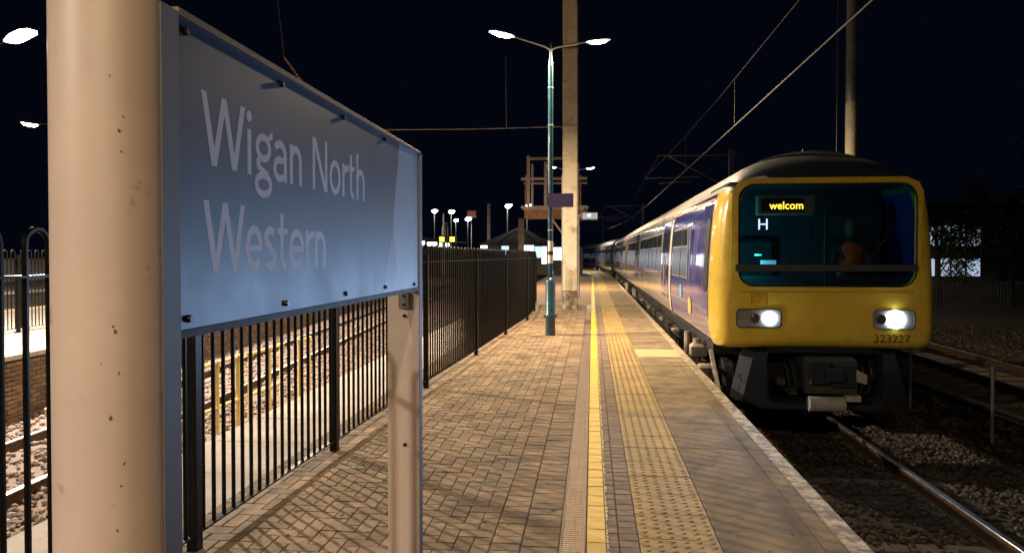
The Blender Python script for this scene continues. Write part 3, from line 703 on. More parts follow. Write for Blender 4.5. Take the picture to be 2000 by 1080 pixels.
for x in (-.08, 2.0): MB().bar((x,0,.35),(x,0,1.7), .05, .05).build('hanger', M_orust, gc)
MB().bar((1.45,0,-2.95),(1.45,0,.06), .16, .16).build('bracket_post', M_orust, gc); MB().bar((1.45,.0,-.7),(.9,0,.06), .07, .07).build('brace', M_steel, gc); MB().bar((1.55,.0,-.6),(2.3,0,.5), .06, .06).build('brace', M_steel, gc)
mo = thing('platform_monitor', 'small grey platform information monitor right of the concrete mast', 'monitor', (-.3,27.6,2.93))
MB().box(-.12, .5, 0, .18, 0, .27).build('case', M_galv, mo); MB().box(-.05, .48, -.006, -.001, .03, .25).build('screen', E_mon, mo); MB().box(-.3,-.121,.05,.12,.1,.2).build('bracket', M_galv, mo)
MB().box(.13,.16,-.012,-.007,.12,.2).box(.19,.23,-.012,-.007,.12,.2).build('digits', E_digit, mo)
MB().tube([(-.2,.09,.1),(-.2,.09,-2.93)], .03, 8).build('stand', M_galv, mo)

# ------------------------------------------------------------------ kiosk, canopies, boards in the distance
K = thing('kiosk', 'small building with dark pyramid roof and lit blue windows', 'building', (-6.1,60,0))
MB().box(-2.5, 2.5, 0, 5, 0, 2.55).build('wall', M_kioskwall, K)
rf = MB().add([(-3,-.5,2.5),(3,-.5,2.5),(3,5.5,2.5),(-3,5.5,2.5),(0,2.5,3.95)], [(0,1,4),(1,2,4),(2,3,4),(3,0,4),(0,3,2,1)]).build('roof', M_rooftile, K)
for sx in (-1, 1): MB().add([(sx*2.95,-.5,2.53),(sx*1.7,-.5,2.53),(sx*.05,2.4,3.96),(sx*.15,2.4,3.97)], [(0,1,2,3)]).build('hip_sheet', M_roofstrip, rf)
MB().lathe([(.04,3.9),(.03,4.5),(0,4.55)], (0,2.5,0), 8).build('finial', M_galv, rf)
for x0, x1, z0, z1, e in ((-1.3,-.7,1.5,2.35,E_win),(.55,1.35,1.4,2.4,E_winw),(1.42,1.95,1.4,2.3,E_win),(2.0,2.4,.9,2.3,E_winw)):
    w_ = MB().box(x0-.05,x1+.05,-.03,-.001,z0-.05,z1+.05).build('window', M_galv, K); MB().box(x0,x1,-.037,-.031,z0,z1).build('pane', e, w_)
K2 = thing('shelter', 'lit platform shelter with pink poster behind the lamp post', 'shelter', (-1.9,62,0))
MB().box(-1.4, 1.1, 0, 3, 2.3, 2.5).build('roof', M_rooftile, K2); MB().box(-1.35,-.6,-.02,0,1.2,2.25).build('window', E_winw, K2); MB().box(-.55,.6,-.02,0,.3,1.9).build('poster', E_pink, K2); MB().box(-1.35,1.05,.01,2.9,0,2.29).build('wall', M_kioskwall, K2)
cn = thing('canopy', 'low platform canopy with bright lights underneath right of the name board', 'canopy', (-12.6,58,0))
MB().add([(-3,0,3.25),(1.2,0,2.8),(1.2,9,2.8),(-3,9,3.25),(-3,0,2.95),(1.2,0,2.62),(1.2,9,2.62),(-3,9,2.95)], [(0,1,2,3),(7,6,5,4),(0,4,5,1),(2,6,7,3),(1,5,6,2),(0,3,7,4)]).build('roof', M_rooftile, cn)
for x in (-2.6, -1.6, -.6, .4): MB().box(x, x+.75, .2, .4, 2.55-(x+2.6)*.08, 2.8-(x+2.6)*.08).build('strip_light', E_strip, cn)
for x in (-2.2, 0.6): MB().box(x-.06, x+.06, 4, 4.1, 0, 2.75).build('column', M_galv, cn)
MB().box(-2.8,1.0,8,8.1,0,2.1).build('back_wall', M_kioskwall, cn)
cn2 = thing('canopy', 'further canopy with a lit edge left of the kiosk', 'canopy', (-10.6,78,0))
MB().box(-1.5, 2.2, 0, 8, 2.7, 2.95).build('roof', M_rooftile, cn2); MB().box(-1.3, 1.2, .3, .6, 2.35, 2.62).build('strip_light', E_strip, cn2); MB().box(.6,1.7,.8,.9,1.5,2.3).build('lit_poster', E_board, cn2); MB().box(-1.4,2.1,6,6.1,0,2.69).build('back_wall', M_kioskwall, cn2)
bd = thing('departure_boards', 'pair of amber departure boards on one post beyond the railings', 'display board', (-9.95,50,0))
MB().tube([(0,.2,0),(0,.2,3.6)], .05, 8).build('post', M_galv, bd)
for s in (-1, 1):
    c_ = MB().box(s*.36-.27, s*.36+.27, 0, .2, 2.45, 2.95).build('case', M_rubber, bd)
    for k in range(3): MB().box(s*.36-.17, s*.36+.17, -.012, -.002, 2.54+k*.115, 2.62+k*.115).build('text_row', E_board, c_)
rs = thing('red_sign', 'faint red glowing sign beside the brightest distant lamp', 'sign', (-15.2,92,6.3)); MB().box(-.5,.6,0,.1,0,.9).build('panel', E_red, rs); MB().tube([(0,.1,-6.3),(0,.1,0)],.05,6).build('post', M_galv, rs)
fm = thing('pale_mast', 'thin pale mast standing left of the kiosk', 'mast', (-8.6,61,0)); MB().lathe([(.13,0),(.12,5.9),(0,5.9)], n=8).build('shaft', M_conc, fm)
fm = thing('pale_mast', 'pale stub mast in front of the kiosk roof', 'mast', (-5.3,55,0)); MB().box(-.2,.2,-.2,.2,0,4.35).build('shaft', M_conc, fm)
fm = thing('pale_mast', 'pale green pole with lamp bracket above the lit canopy', 'mast', (-11.4,56,0)); MB().lathe([(.16,0),(.14,3.6),(.06,3.9),(.05,4.8),(0,4.8)], n=8).build('shaft', M_white, fm); MB().lathe([(0,-.12),(.18,-.05),(.18,.05),(0,.12)], (.12,-.1,4.0), 10).build('bracket', M_galv, fm)

# ------------------------------------------------------------------ right background: trees, building, palisade
def tree(label, x, y, z, h, rx, nleaf, seed, size=.16):
    r = random.Random(seed); t = thing('tree', label, 'tree', (x,y,z), 0, 'dark trees right of the train'); tr = MB()
    top = Vector((r.uniform(-.3,.3), r.uniform(-.3,.3), h*.8)); tr.tube([(0,0,0),(top.x*.3,top.y*.3,h*.35),top], [.16,.12,.03], 7); tips = []
    for k in range(16):
        a = r.uniform(0,6.3); z0 = r.uniform(.15,.7)*h; e = Vector((math.cos(a)*rx*r.uniform(.5,1), math.sin(a)*rx*r.uniform(.5,1), z0+r.uniform(.1,.35)*h))
        tr.tube([(0,0,z0),(e.x*.5,e.y*.5,z0*.6+e.z*.4+.1),e], [.05,.03,.008], 5); tips += [e, e*.7+Vector((0,0,z0))*.3]
    tr.build('trunk', M_bark, t); c = MB()
    for k in range(nleaf):
        p = r.choice(tips)+Vector((r.gauss(0,.33),r.gauss(0,.33),r.gauss(0,.3)))*rx*.45
        u = Vector((r.gauss(0,1),r.gauss(0,1),r.gauss(0,1))).normalized(); w = u.cross(Vector((r.gauss(0,1),r.gauss(0,1),r.gauss(0,1)))).normalized(); s = size*r.uniform(.5,1.2)
        c.add([p-u*s, p+w*s*.45, p+u*s, p-w*s*.45], [(0,1,2,3)])
    b = c.build('crown', M_leaf, t); b['kind'] = 'stuff'
    return t
tree('leafy dark tree in front of the lit windows, next to the cab', 19.6, 44.2, -1.2, 6.2, 2.4, 6500, 1, .1)
tree('leafy dark tree in front of the right end of the lit windows', 23.0, 43.5, -1.2, 6.6, 2.6, 3600, 2, .1)
tree('tall dark tree at the right edge behind the handrail', 20.0, 31, -1.2, 8.0, 2.8, 2800, 3)
tree('bushy dark tree on the bank at the right edge', 16.6, 24, -1.2, 3.2, 1.9, 2200, 4, .13)
tree('dark tree far right beyond the tall one', 27, 44, -1.2, 8.0, 3.4, 2600, 5)
bl = thing('building', 'dim building with two rows of lit windows behind the trees', 'building', (20.8,47,-1.2))
MB().box(-3.5, 14, 0, 8, 0, 5.6).build('wall', M_facade, bl); MB().box(-3.7, 14.2, -.2, 8.2, 5.602, 5.9).build('roof', M_rooftile, bl)
for k in range(5):
    for z0, z1 in ((3.35,4.6),(1.55,2.6)):
        x0 = -1.9+k*.86; w_ = MB().box(x0-.05, x0+.80, -.06, -.001, z0-.05, z1+.05).build('window', M_galv, bl); MB().box(x0, x0+.75, -.07, -.061, z0, z1).build('pane', E_far, w_)
pf = thing('palisade_fence', 'pale steel palisade fence below the lit windows', 'fence', (17.6,43.6,-1.25))
pm = MB().prism([(-.035,0),(.035,0),(.035,1.3),(0,1.42),(-.035,1.3)], 1, -.006, .006).mesh('pale', M_palisade)
for k in range(40): link('pale', pm, pf, (k*.16,0,0))
for z in (.25, 1.1): MB().box(-.1, 6.5, .008, .05, z, z+.05).build('rail', M_palisade, pf)
bb = thing('grey_building', 'plain grey building corner at the far right edge', 'building', (26.6,48,-1.2)); MB().box(-1.4,8,0,6,5.95,6.6).build('parapet', M_facade, bb); MB().box(-1.2,7.8,.2,5.8,5.905,5.949).build('coping', M_facade, bb)
ct = thing('cable_trough', 'low concrete cable trough beyond the track handrail', 'trough', (6.9,6,-1.1))
cl = MB().cbox(-.2,.2,-.49,.49,0,.13,.015).mesh('lid', M_coping)
for k in range(22): link('lid', cl, ct, (random.uniform(-.01,.01)+k*.02, k*1.0, random.uniform(-.01,.01)), (0,0,random.uniform(-.01,.01)))

# ------------------------------------------------------------------ the train
XC = 2.955; Y0 = 9.72; NB = .385
half = [(0,NB),(.5,NB),(.95,NB),(1.2,.39),(1.30,.415),(1.345,.5),(1.366,.62),(1.372,.8),(1.375,1.0),(1.372,1.25),(1.362,1.5),(1.348,1.75),(1.33,2.0),(1.308,2.2),(1.28,2.35),(1.24,2.46),(1.17,2.57),(1.06,2.68),(.9,2.80),(.7,2.9),(.45,2.975),(.22,3.015),(0,3.03)]
def sw(z):
    for (a, za), (b, zb) in zip(half[4:], half[5:]):
        if za <= z <= zb: return a+(b-a)*(z-za)/(zb-za)
    return half[4][0] if z < half[4][1] else 0
ring = [(-a, z) for a, z in half]+[(a, z) for a, z in half[-2:0:-1]]   # left side up, right side down
NR = len(ring)
def ray_hit(poly, cx, cz, dx, dz):
    best = 1e9
    for i in range(len(poly)):
        (ax, az), (bx, bz) = poly[i], poly[(i+1) % len(poly)]; ex, ez = bx-ax, bz-az; den = dx*ez-dz*ex
        if abs(den) < 1e-9: continue
        t = ((ax-cx)*ez-(az-cz)*ex)/den; u = ((ax-cx)*dz-(az-cz)*dx)/den
        if t > 0 and -1e-6 <= u <= 1+1e-6: best = min(best, t)
    return best
def side_patch(m, s, y0, y1, z0, z1, off, xc=0., r=0., k=4):
    """rounded-rectangle sheet on the body side (s=-1 left, +1 right), following the side profile"""
    nz = 6
    if r <= 0:
        zs = [z0+(z1-z0)*i/nz for i in range(nz+1)]
        m.add([(xc+s*(sw(z)+off), y, z) for z in zs for y in (y0,y1)], [(2*i,2*i+1,2*i+3,2*i+2) for i in range(nz)])
    else:
        rows = [(z0+r*(1-math.cos(R(90*i/k))), r*(1-math.sin(R(90*i/k)))) for i in range(k+1)]
        rows += [(z0+r+(z1-z0-2*r)*i/4, 0) for i in range(1,4)]
        rows += [(z1-r+r*math.sin(R(90*i/k)), r*(1-math.cos(R(90*i/k)))) for i in range(k+1)]
        m.add([(xc+s*(sw(z)+off), y, z) for z, d in rows for y in (y0+d,y1-d)], [(2*i,2*i+1,2*i+3,2*i+2) for i in range(len(rows)-1)])
    return m
def side_window(T, s, y0, y1, z0, z1, m=None, off=.004, split=None, r=.06):
    w_ = side_patch(MB(), s, y0-.035, y1+.035, z0-.035, z1+.035, off, 0, r).build('window', M_alloy, T)
    if split:
        side_patch(MB(), s, y0, y1, z0, split-.015, off+.004, 0, r*.8).build('pane', m or M_pane, w_); side_patch(MB(), s, y0, y1, split+.015, z1, off+.004, 0, r*.8).build('pane', M_pane, w_)
    else: side_patch(MB(), s, y0, y1, z0, z1, off+.004, 0, r*.8).build('pane', m or M_pane, w_)
def side_door(T, s, y0, y1, leaf_windows=True):
    d = side_patch(MB(), s, y0, y1, .45, 2.33, .006).build('door', M_purple, T); ym = (y0+y1)/2
    side_patch(MB(), s, ym-.012, ym+.012, .45, 2.33, .010).build('seal', M_rubber, d)
    for a in (y0, y1-.03): side_patch(MB(), s, a, a+.03, .45, 2.33, .011).build('edge_trim', M_alloy, d)
    for a, b in ((y0+.12, ym-.1),(ym+.1, y1-.12)): side_patch(MB(), s, a, b, 1.18, 2.12, .012, 0, .05).build('pane', M_pane, d)
    for a in (ym-.06, ym+.06): MB().tube([(s*(sw(1.0)+.02), a, .95),(s*(sw(1.3)+.02), a, 1.6)], .012, 6).build('handle', M_alloy, d)
def under_gear(T, L, s_list=(-1,1), first=1.6, seed=0):
    r = random.Random(seed)
    MB().box(-1.05, 1.05, first+.6, L-.4, .05, .33).build('underframe', M_under, T)
    for yc in (first+2.4, L-3.4):
        b = MB().box(-1.12, -1.0, yc-1.5, yc+1.5, -.5, -.2).box(1.0, 1.12, yc-1.5, yc+1.5, -.5, -.2).box(-1, 1, yc-.3, yc+.3, -.45, -.15).build('bogie', M_under, T)
        for dy in (-1.2, 1.2):
            for sx in (-.75, .75):
                MB().tube([(sx-.07,yc+dy,-.5),(sx+.07,yc+dy,-.5)], .42, 20).build('wheel', M_under, b)
            for sx in (-1, 1): MB().cbox(min(sx*1.13,sx*1.24), max(sx*1.13,sx*1.24), yc+dy-.14, yc+dy+.14, -.62, -.3, .03).build('axle_box', M_under, b)
        for dy in (-.9, .3): MB().tube([(-1.18,yc+dy,-.2),(-1.18,yc+dy,.2)], .07, 10).build('damper', M_underlight, b)
    y = first+4.6; k = 0
    while y < L-6:
        l = r.uniform(.9, 2.2); d = r.uniform(-.55, -.2)
        for s in s_list: MB().cbox(min(s*.5,s*r.uniform(1.08,1.2)), max(s*.5,s*1.12), y, y+l, d, .049, .02).build('equipment_box', M_under, T)
        if k % 2 == 0: MB().box(-1.24,-1.12,y+.1,y+.5,-.02,.03).build('step_board', M_underlight, T)
        y += l+r.uniform(.15,.6); k += 1
def body_shell(T, ys, matf, mats, ends=(True, True), name='body', front=None):
    m = MB(); n = NR
    rows = [front] if front else []
    rows += [[(a, y, z) for a, z in ring] for y in ys]
    vs = [p for row in rows for p in row]; m.v = vs
    for i in range(len(rows)-1):
        for k in range(n):
            f = (i*n+k, i*n+(k+1) % n, (i+1)*n+(k+1) % n, (i+1)*n+k)
            c = [sum(vs[q][j] for q in f)/4 for j in range(3)]; m.f.append(f); m.m.append(matf(c))
    if ends[1]: m.f.append(tuple((len(rows)-1)*n+k for k in range(n))); m.m.append(len(mats)-1)
    if ends[0]: m.f.append(tuple(range(n))); m.m.append(len(mats)-1)
    return m.build(name, mats, T, True)

LEN = 25.6
C1 = thing('train_carriage', 'leading train carriage with yellow cab front, purple cab side and lit headlights', 'train', (XC,Y0,0), 0, 'carriages of the standing train')
cz = 1.75
ws = rrect(1.86-XC, 4.035-XC, 1.215, 2.525, .2, 6)
def inset(d, y, mirror=1):
    out = []
    for a, z in ring:
        l = math.hypot(a, z-cz); f = (l-d)/l; out.append((a*f, cz+(z-cz)*f, y))
    return out
def domey(z): return .5*max(0, (z-2.57)/.4)**1.35
rings = []
for d, y in ((0,.5),(.012,.3),(.04,.16),(.085,.065),(.15,.018),(.215,0)): rings.append([(a, y+domey(z)*(.75 if d < .01 else 1), z) for a, z, _ in inset(d, 0)])
wr = []
for a, z in ring:
    l = math.hypot(a, z-cz); dx, dz = a/l, (z-cz)/l; t = ray_hit(ws, 0, cz, dx, dz); wr.append((dx*t, dz*t+cz))
rings.append([(a*1.075, 0, cz+(z-cz)*1.10) for a, z in wr]); rings.append([(a*1.035, -.004, cz+(z-cz)*1.035) for a, z in wr])
m = MB(); n = NR; m.v = [p for r_ in rings for p in r_]
for i in range(len(rings)-1):
    for k in range(n):
        f = (i*n+k, i*n+(k+1) % n, (i+1)*n+(k+1) % n, (i+1)*n+k); m.f.append(f); kt = 15; m.m.append(1 if i < 6 and kt <= k < n-kt else 0)
m.build('cab_front', [M_trainyellow, M_nose], C1, True)
def matf1(c):
    x, y, z = c
    if z > 2.43: return 2
    if y < .62: return 0
    return 1 if y < 5.55 else 3
ys1 = [.64, 2.6, 5.55, 12, 18.2, LEN]
body_shell(C1, ys1, matf1, [M_trainyellow, M_purple, M_roof, M_body, M_nose], ends=(False, True), front=rings[0])
# windscreen surround, glass, centre pillar, lower bar, wipers
sur = MB(); k2 = len(ws)
wout = [(a*1.045, cz+(z-cz)*1.05) for a, z in ws]; win_ = [(a*.985, cz+(z-cz)*.98) for a, z in ws]
sur.v = [(a,-.012,z) for a,z in wout]+[(a,-.016,z) for a,z in ws]+[(a,.03,z) for a,z in win_]
sur.f = [(q*k2+i, q*k2+(i+1)%k2, (q+1)*k2+(i+1)%k2, (q+1)*k2+i) for q in range(2) for i in range(k2)]; sur.m = [0]*len(sur.f)
sur.build('windscreen_surround', M_trainyellow, C1, True)
seal = MB(); seal.v = [(a*1.004,-.018,cz+(z-cz)*1.004) for a,z in ws]+[(a*.982,-.012,cz+(z-cz)*.975) for a,z in ws]; seal.f = [(i,(i+1)%k2,k2+(i+1)%k2,k2+i) for i in range(k2)]; seal.m = [0]*k2
gm = MB(); gm.add([(a,.02,z) for a,z in win_], [tuple(range(k2))]); WSG = gm.build('windscreen', M_glass, C1)
seal.build('rubber_seal', M_rubber, WSG)
MB().box(-.02,.02,.024,.06,1.22,2.5).build('pillar', M_cabdark, WSG)
MB().cbox(-1.135, 1.08, -.05, -.02, 1.415, 1.5, .01).build('lower_bar', M_nose, C1)
for x0, x1 in ((-.58,-.28),(.42,.72)):
    MB().bar((x0,-.03,1.45),(x1,-.03,1.86),.014,.012).build('wiper', M_rubber, WSG)
# cab interior
MB().box(-1.2,1.2,1.5,1.55,.6,2.55).build('cab_back_wall', M_cabdark, C1); MB().box(-1.15,1.15,.25,.75,.6,1.33).build('cab_desk', M_cabdark, C1)
MB().box(-1.2,1.2,.08,1.5,2.54,2.56).build('cab_ceiling', M_cabdark, C1)
DB = MB().box(-.84,-.14,.05,.2,2.14,2.38).build('destination_display', mat('display_case',(.3,.27,.24),.5), C1)
MB().box(-.80,-.27,.043,.0495,2.17,2.345).build('screen', mat('display_screen',(.03,.035,.04),.3), DB)
def text(name, body, size, m, parent, loc, rz=0, ext=.001, sx=1.):
    c = bpy.data.curves.new(name, 'FONT'); c.body = body; c.size = size; c.extrude = ext; c.materials.append(m); c.resolution_u = 3
    t_ = bpy.data.objects.new(name, c); COL.objects.link(t_); dg = bpy.context.evaluated_depsgraph_get()
    me = bpy.data.meshes.new_from_object(t_.evaluated_get(dg)); bpy.data.objects.remove(t_); me.name = name
    o = link(name, me, parent, loc, (R(90),0,rz)); o.scale = (sx,1,1); return o
text('led_text', 'welcom', .14, E_amber, DB, (-.70,.040,2.205), sx=.95)
text('headcode_letter', 'H', .2, E_white, WSG, (-.855,.03,1.945))
MB().lathe([(0,-.01),(.045,-.01),(.045,.01),(0,.01)], (0,0,0), 16).build('teal_glow_disc', E_teal, C1).location = (-.78,.32,1.62)  # added glowing disc, imitates a green signal mirrored in the windscreen
MB().box(-.74,-.55,.3,.34,1.42,1.55).build('desk_screen', E_mon, C1)
light('POINT', 'added_cab_glow', C1, (-1.02,.2,1.6), 26, (.02,.5,.62), .05)  # added teal light without a lamp, for the mirrored signal's glow
for x in (-.62,.62):
    se = MB().cbox(x-.22,x+.22,1.2,1.36,1.1,1.85,.05).cbox(x-.23,x+.23,.95,1.36,1.0,1.12,.04).build('cab_seat', M_cloth, C1)
# headlights
for sx, x0, x1, xl, xd, pw in ((-1,-1.12,-.55,-.70,-.88,1),(1,.555,1.07,.83,.66,1)):
    z0, z1 = .685, .935
    h_ = MB(); o_ = rrect(x0,x1,z0,z1,.06,5); i_ = rrect(x0+.016,x1-.016,z0+.016,z1-.016,.05,5); kk = len(o_)
    h_.v = [(a,-.012,z) for a,z in o_]+[(a,-.014,z) for a,z in i_]+[(a,.012,z) for a,z in i_]
    h_.f = [(q*kk+i,q*kk+(i+1)%kk,(q+1)*kk+(i+1)%kk,(q+1)*kk+i) for q in range(2) for i in range(kk)]; h_.m = [0]*len(h_.f)
    HL = h_.build('headlight', M_num if sx < 0 else M_alloy, C1)
    bk = MB(); bk.add([(a,-.0075,z) for a,z in i_],[tuple(range(kk))]); bk.build('housing', mat('headlight_housing',(.3,.3,.3),.35,metal=.3), HL)
    for xx, mm, rr in ((xl,E_head,.082 if sx < 0 else .112),(xd,mat('tail_lens',(.08,.06,.05),.15),.06)):  # right lens enlarged to stand in for the headlight's glare
        ln = MB(); nn = 20
        ln.add([(xx+rr*r_*math.cos(k*2*math.pi/nn), y_, .81+rr*r_*math.sin(k*2*math.pi/nn)) for r_, y_ in ((1,-.009),(.98,-.028),(.6,-.036),(.02,-.038)) for k in range(nn)], [(i*nn+k,i*nn+(k+1)%nn,(i+1)*nn+(k+1)%nn,(i+1)*nn+k) for i in range(3) for k in range(nn)])
        ln.build('lens', mm, HL, True)
    light('SPOT', 'headlight_beam', HL, (xl,-.06,.81), 380*pw, COOL, .07, (R(-104),0,R(-27)), (R(84), 1.0))
text('fleet_number', '323227', .135, M_num, C1, (.565,-.012,.525), sx=1.1)
hp = MB(); o_ = rrect(-.92,-.74,.985,1.135,.008,2); hp.add([(a,-.006,z) for a,z in o_],[tuple(range(len(o_)))]); hp.build('access_flap', mat('flap_yellow',(.7,.39,.02),.4), C1)
for z_ in (1.148,): MB().box(-1.08,1.06,-.004,.004,z_-.003,z_+.003).build('panel_seam', M_num, C1)
for x_ in (-.925,-.735): MB().box(x_-.0025,x_+.0025,-.0075,.004,.98,1.14).build('panel_seam', M_num, C1)
for x0_, z0_ in ((1.12,1.55),(1.12,2.0)): MB().tube([(x0_,-.0,z0_),(x0_,-.035,z0_+.03),(x0_,-.035,z0_+.2),(x0_,0,z0_+.23)],.008,6).build('hand_hold', M_trainyellow, C1, True)
MB().tube([(-.83,-.013,1.03),(-.83,-.005,1.03)],.008,8).build('flap_lock', M_rubber, C1)
MB().lathe([(.02,0),(.012,.14),(0,.15)],(-.03,1.0,2.95),8).build('aerial', M_galv, C1)
MB().cbox(-.2,.12,.15,.6,2.6,2.68,.03).build('roof_horn', M_nose, C1)
# skirt with coupler recess
ok = [(-1.335,.384),(-1.33,.2),(-1.29,-.05),(-1.17,-.25),(-.85,-.37),(-.4,-.42),(.4,-.42),(.85,-.37),(1.17,-.25),(1.29,-.05),(1.33,.2),(1.335,.384)]
rec = rrect(-.72,.69,-.27,.43,.12,5); kk = len(rec)
out_ = []
for a, z in rec:
    l = math.hypot(a, z-.08); dx, dz = a/l, (z-.08)/l; t = ray_hit(ok, 0, .08, dx, dz); out_.append((dx*t, .08+dz*t))
sk = MB()
sk.v = [(a,.5,z) for a,z in out_]+[(a*.985,.16,z) for a,z in out_]+[(a*.93,.03,.08+(z-.08)*.95) for a,z in out_]+[(a*1.02,-.008,.08+(z-.08)*1.0) for a,z in rec]+[(a,.0,z) for a,z in rec]+[(a,.7,z) for a,z in rec]
sk.f = [(q*kk+i,q*kk+(i+1)%kk,(q+1)*kk+(i+1)%kk,(q+1)*kk+i) for q in range(5) for i in range(kk)]+[tuple(5*kk+i for i in range(kk))]; sk.m = [0]*len(sk.f)
sk.build('skirt', M_skirt, C1, True)
CP = MB().cbox(-.28,.34,-.12,.55,-.12,.33,.04).build('coupler', M_under, C1)
for a in ((-.25,-.02,-.24,-.12,.02,.3),(.02,.3,-.2,-.12,-.02,.27),(-.1,.12,-.3,-.2,.06,.22)): MB().cbox(*a,.02).build('coupler_face', M_skirt, CP)
MB().prism([(.3,.05),(.42,.02),(.42,.14),(.3,.2)],1,-.22,-.1).build('coupler_horn', M_underlight, CP)
MB().tube([(-.26,-.16,-.24),(.17,-.16,-.24)],.095,14).build('jumper_box', mat('jumper_grey',(.3,.29,.27),.5,var=.2,scale=20), C1); MB().box(.18,.36,-.2,-.1,-.2,-.13).build('jumper_lug', M_underlight, C1)
for x in (-.5,-.42,.45,.55): MB().tube([(x,.1,.3),(x*.97,-.06,.1),(x*.9,-.05,-.1),(x*.75,.1,-.18)],.018,6).build('hose', M_rubber, C1, True)
for x, z in ((-.55,.0),(-.4,-.12),(.52,.05)): MB().cbox(x-.05,x+.05,0,.3,z-.04,z+.05,.01).build('valve', M_under, C1)
for s in (-1, 1): side_patch(MB(), s, .628, .645, .42, 2.4, .004).build('seam', M_rubber, C1)
# left side: cab door, windows, doors, stripes
side_patch(MB(), -1, .66, 1.5, .45, 2.33, .005).build('cab_door', M_purple, C1)
cd = side_patch(MB(), -1, .72, 1.05, 1.1, 2.13, .009, 0, .12).build('cab_door_window', M_rubber, C1)
for y_ in (2.35, 2.62): MB().tube([(-1.40,y_,1.2),(-1.41,y_,1.25),(-1.385,y_,2.08),(-1.35,y_,2.12)],.014,6).build('grab_rail', M_alloy, C1)
for s in (-1, 1):
    side_window(C1, s, 2.85, 3.85, 1.25, 2.08, M_paneglow, split=1.77); side_window(C1, s, 4.0, 5.3, 1.25, 2.08, M_paneglow, split=1.77)
    side_door(C1, s, 6.05, 7.5)
    for a, b in ((7.9,8.95),(9.1,10.2),(10.35,11.5),(11.65,12.8),(12.95,14.1),(14.25,15.4)): side_window(C1, s, a, b, 1.25, 2.1, M_paneglow, split=1.79)
    side_door(C1, s, 16.5, 18.1)
    for a, b in ((18.5,19.8),(19.95,21.2),(21.35,22.6),(22.75,24.0)): side_window(C1, s, a, b, 1.25, 2.1, M_paneglow, split=1.79)
    st = MB(); zz = [.42+i*.1 for i in range(20)]
    def sy(z): return 5.56 + .35*max(0,(1.0-z))**1.5*-1.6
    st.add([(s*(sw(z)+.008), sy(z)+e, z) for z in zz for e in (0,.27)], [(2*i,2*i+1,2*i+3,2*i+2) for i in range(len(zz)-1)]); st.build('livery_stripe', mat('train_pale',(.66,.6,.55),.35,var=.04,coat=.4), C1)
    side_patch(MB(), s, .66, 5.5, 2.375, 2.405, .005).build('cantrail_line', M_orange, C1)
    side_patch(MB(), s, 5.6, LEN-.1, 2.385, 2.40, .005).build('gutter', M_alloy, C1)
    side_patch(MB(), s, .7, LEN-.1, .44, .475, .007).build('sill_line', M_rubber, C1)
for y_, z0, z1, m_ in ((3.75,.86,1.1,M_skyblue),(2.55,.66,.93,M_amberlogo)): side_patch(MB(), -1, y_-.17, y_+.17, z0, z1, .009, 0, .11).build('livery_drop', m_, C1)
for y_ in (19.0, 21.0): side_patch(MB(), -1, y_-.45, y_+.45, 2.15, 2.33, .008).build('vent', M_alloy, C1) if 0 else None
under_gear(C1, LEN, seed=3)
for y_, z_ in ((1.3,-.28),(2.0,-.1),(2.9,.12)):
    MB().cbox(-1.3,-1.05,y_,y_+.28,z_-.2,z_,.04).build('life_guard', M_underlight if y_ > 1.5 else M_under, C1)
MB().bar((-1.2,.75,-.3),(-1.2,1.5,.2),.05,.05).build('bracket_arm', M_underlight, C1)

def plain_car(label, loc, rz, L=22.6):
    T = thing('train_carriage', label, 'train', loc, rz, 'carriages of the standing train')
    body_shell(T, [0, L*.5, L], lambda c: 1 if c[2] > 2.43 else 0, [M_body, M_roof, M_nose])
    for s in (-1, 1):
        for a in (4.6, 15.6): side_door(T, s, a, a+1.5)
        for a in (.9, 2.1, 3.3): side_window(T, s, a, a+1.05, 1.25, 2.1, M_paneglow, split=1.79)
        for k in range(7): side_window(T, s, 6.5+k*1.27, 6.5+k*1.27+1.12, 1.25, 2.1, M_paneglow, split=1.79)
        for a in (17.5, 18.75, 20.0): side_window(T, s, a, a+1.1, 1.25, 2.1, M_paneglow, split=1.79)
        side_patch(MB(), s, .1, L-.1, 2.385, 2.40, .005).build('gutter', M_alloy, T)
    under_gear(T, L, seed=5, first=.2)
    return T
c2 = plain_car('second carriage of the train, behind the yellow fronted one', (XC, Y0+LEN+.45, 0), 0)
def on_curve(y): return (XC+cxs(y), y, 0)
yy = Y0+LEN+.45+22.6+.45
for lb in ('third carriage of the train, far along the platform', 'rearmost purple carriage where the train curves out of sight'):
    c = copy_tree(c2); a = math.atan2(-(cxs(yy+22)-cxs(yy)), 22); c.location = on_curve(yy); c.rotation_euler = (0,0,a); c['label'] = lb; yy += 23.0
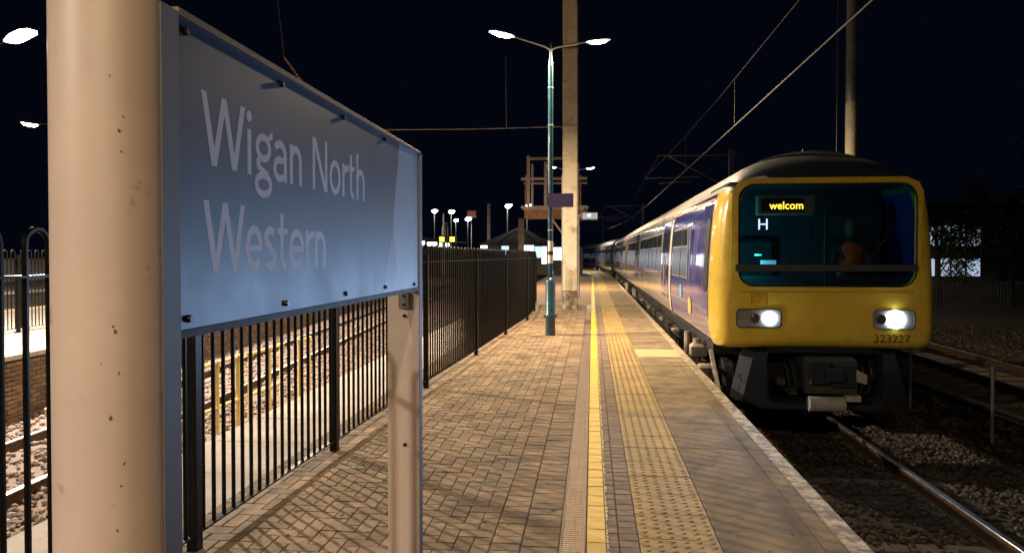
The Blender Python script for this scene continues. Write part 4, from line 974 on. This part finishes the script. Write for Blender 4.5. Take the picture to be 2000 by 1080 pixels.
for ch in c.children:
    if ch.name.startswith('body'):
        ch.data = ch.data.copy(); ch.data.materials[0] = M_purple

# driver in the cab
pe = bpy.data.meshes.new('person')
J = [(0,0,0),(0,-.02,.3),(0,-.04,.5),(0,-.05,.6),(0,-.06,.72),(0,-.06,.84),(-.2,-.04,.5),(-.25,-.14,.25),(-.15,-.38,.2),(.2,-.04,.5),(.25,-.14,.25),(.15,-.38,.2),(-.12,-.3,-.02),(-.13,-.42,-.4),(.12,-.3,-.02),(.13,-.42,-.4)]
Ed = [(0,1),(1,2),(2,3),(3,4),(4,5),(2,6),(6,7),(7,8),(2,9),(9,10),(10,11),(0,12),(12,13),(0,14),(14,15)]
RD = [.15,.15,.13,.055,.085,.075,.075,.05,.038,.075,.05,.038,.08,.055,.08,.055]
pe.from_pydata(J, Ed, [])
PO = link('person', pe, None, (XC+.62, Y0+1.08, 1.2)); tag(PO, 'seated person in an orange vest behind the right half of the windscreen', 'person')
sk_ = PO.modifiers.new('skin', 'SKIN'); ss = PO.modifiers.new('sub', 'SUBSURF'); ss.levels = ss.render_levels = 2
for i, r_ in enumerate(RD): pe.skin_vertices[0].data[i].radius = (r_, r_)
pe.skin_vertices[0].data[0].use_root = True
pe.materials.append(M_cloth)
v = MB(); kk = 14
vr = [(.165,.13,.02,0),(.17,.135,.2,-.02),(.185,.13,.36,-.03),(.215,.115,.47,-.04),(.2,.09,.54,-.045),(.09,.07,.59,-.05)]
v.add([(a*math.cos(q*2*math.pi/kk), yo+b*math.sin(q*2*math.pi/kk), z) for a, b, z, yo in vr for q in range(kk)], [(i*kk+q,i*kk+(q+1)%kk,(i+1)*kk+(q+1)%kk,(i+1)*kk+q) for i in range(len(vr)-1) for q in range(kk)])
v.build('vest', M_hivis, PO, True); h = MB().lathe([(0,-.12),(.06,-.11),(.088,-.02),(.09,.05),(.07,.11),(0,.13)], (0,-.075,.80), 16).build('head', M_skin, PO, True)
h = MB().lathe([(.093,.03),(.092,.07),(.07,.12),(0,.14)], (0,-.065,.80), 16).build('hair', M_cloth, PO, True)
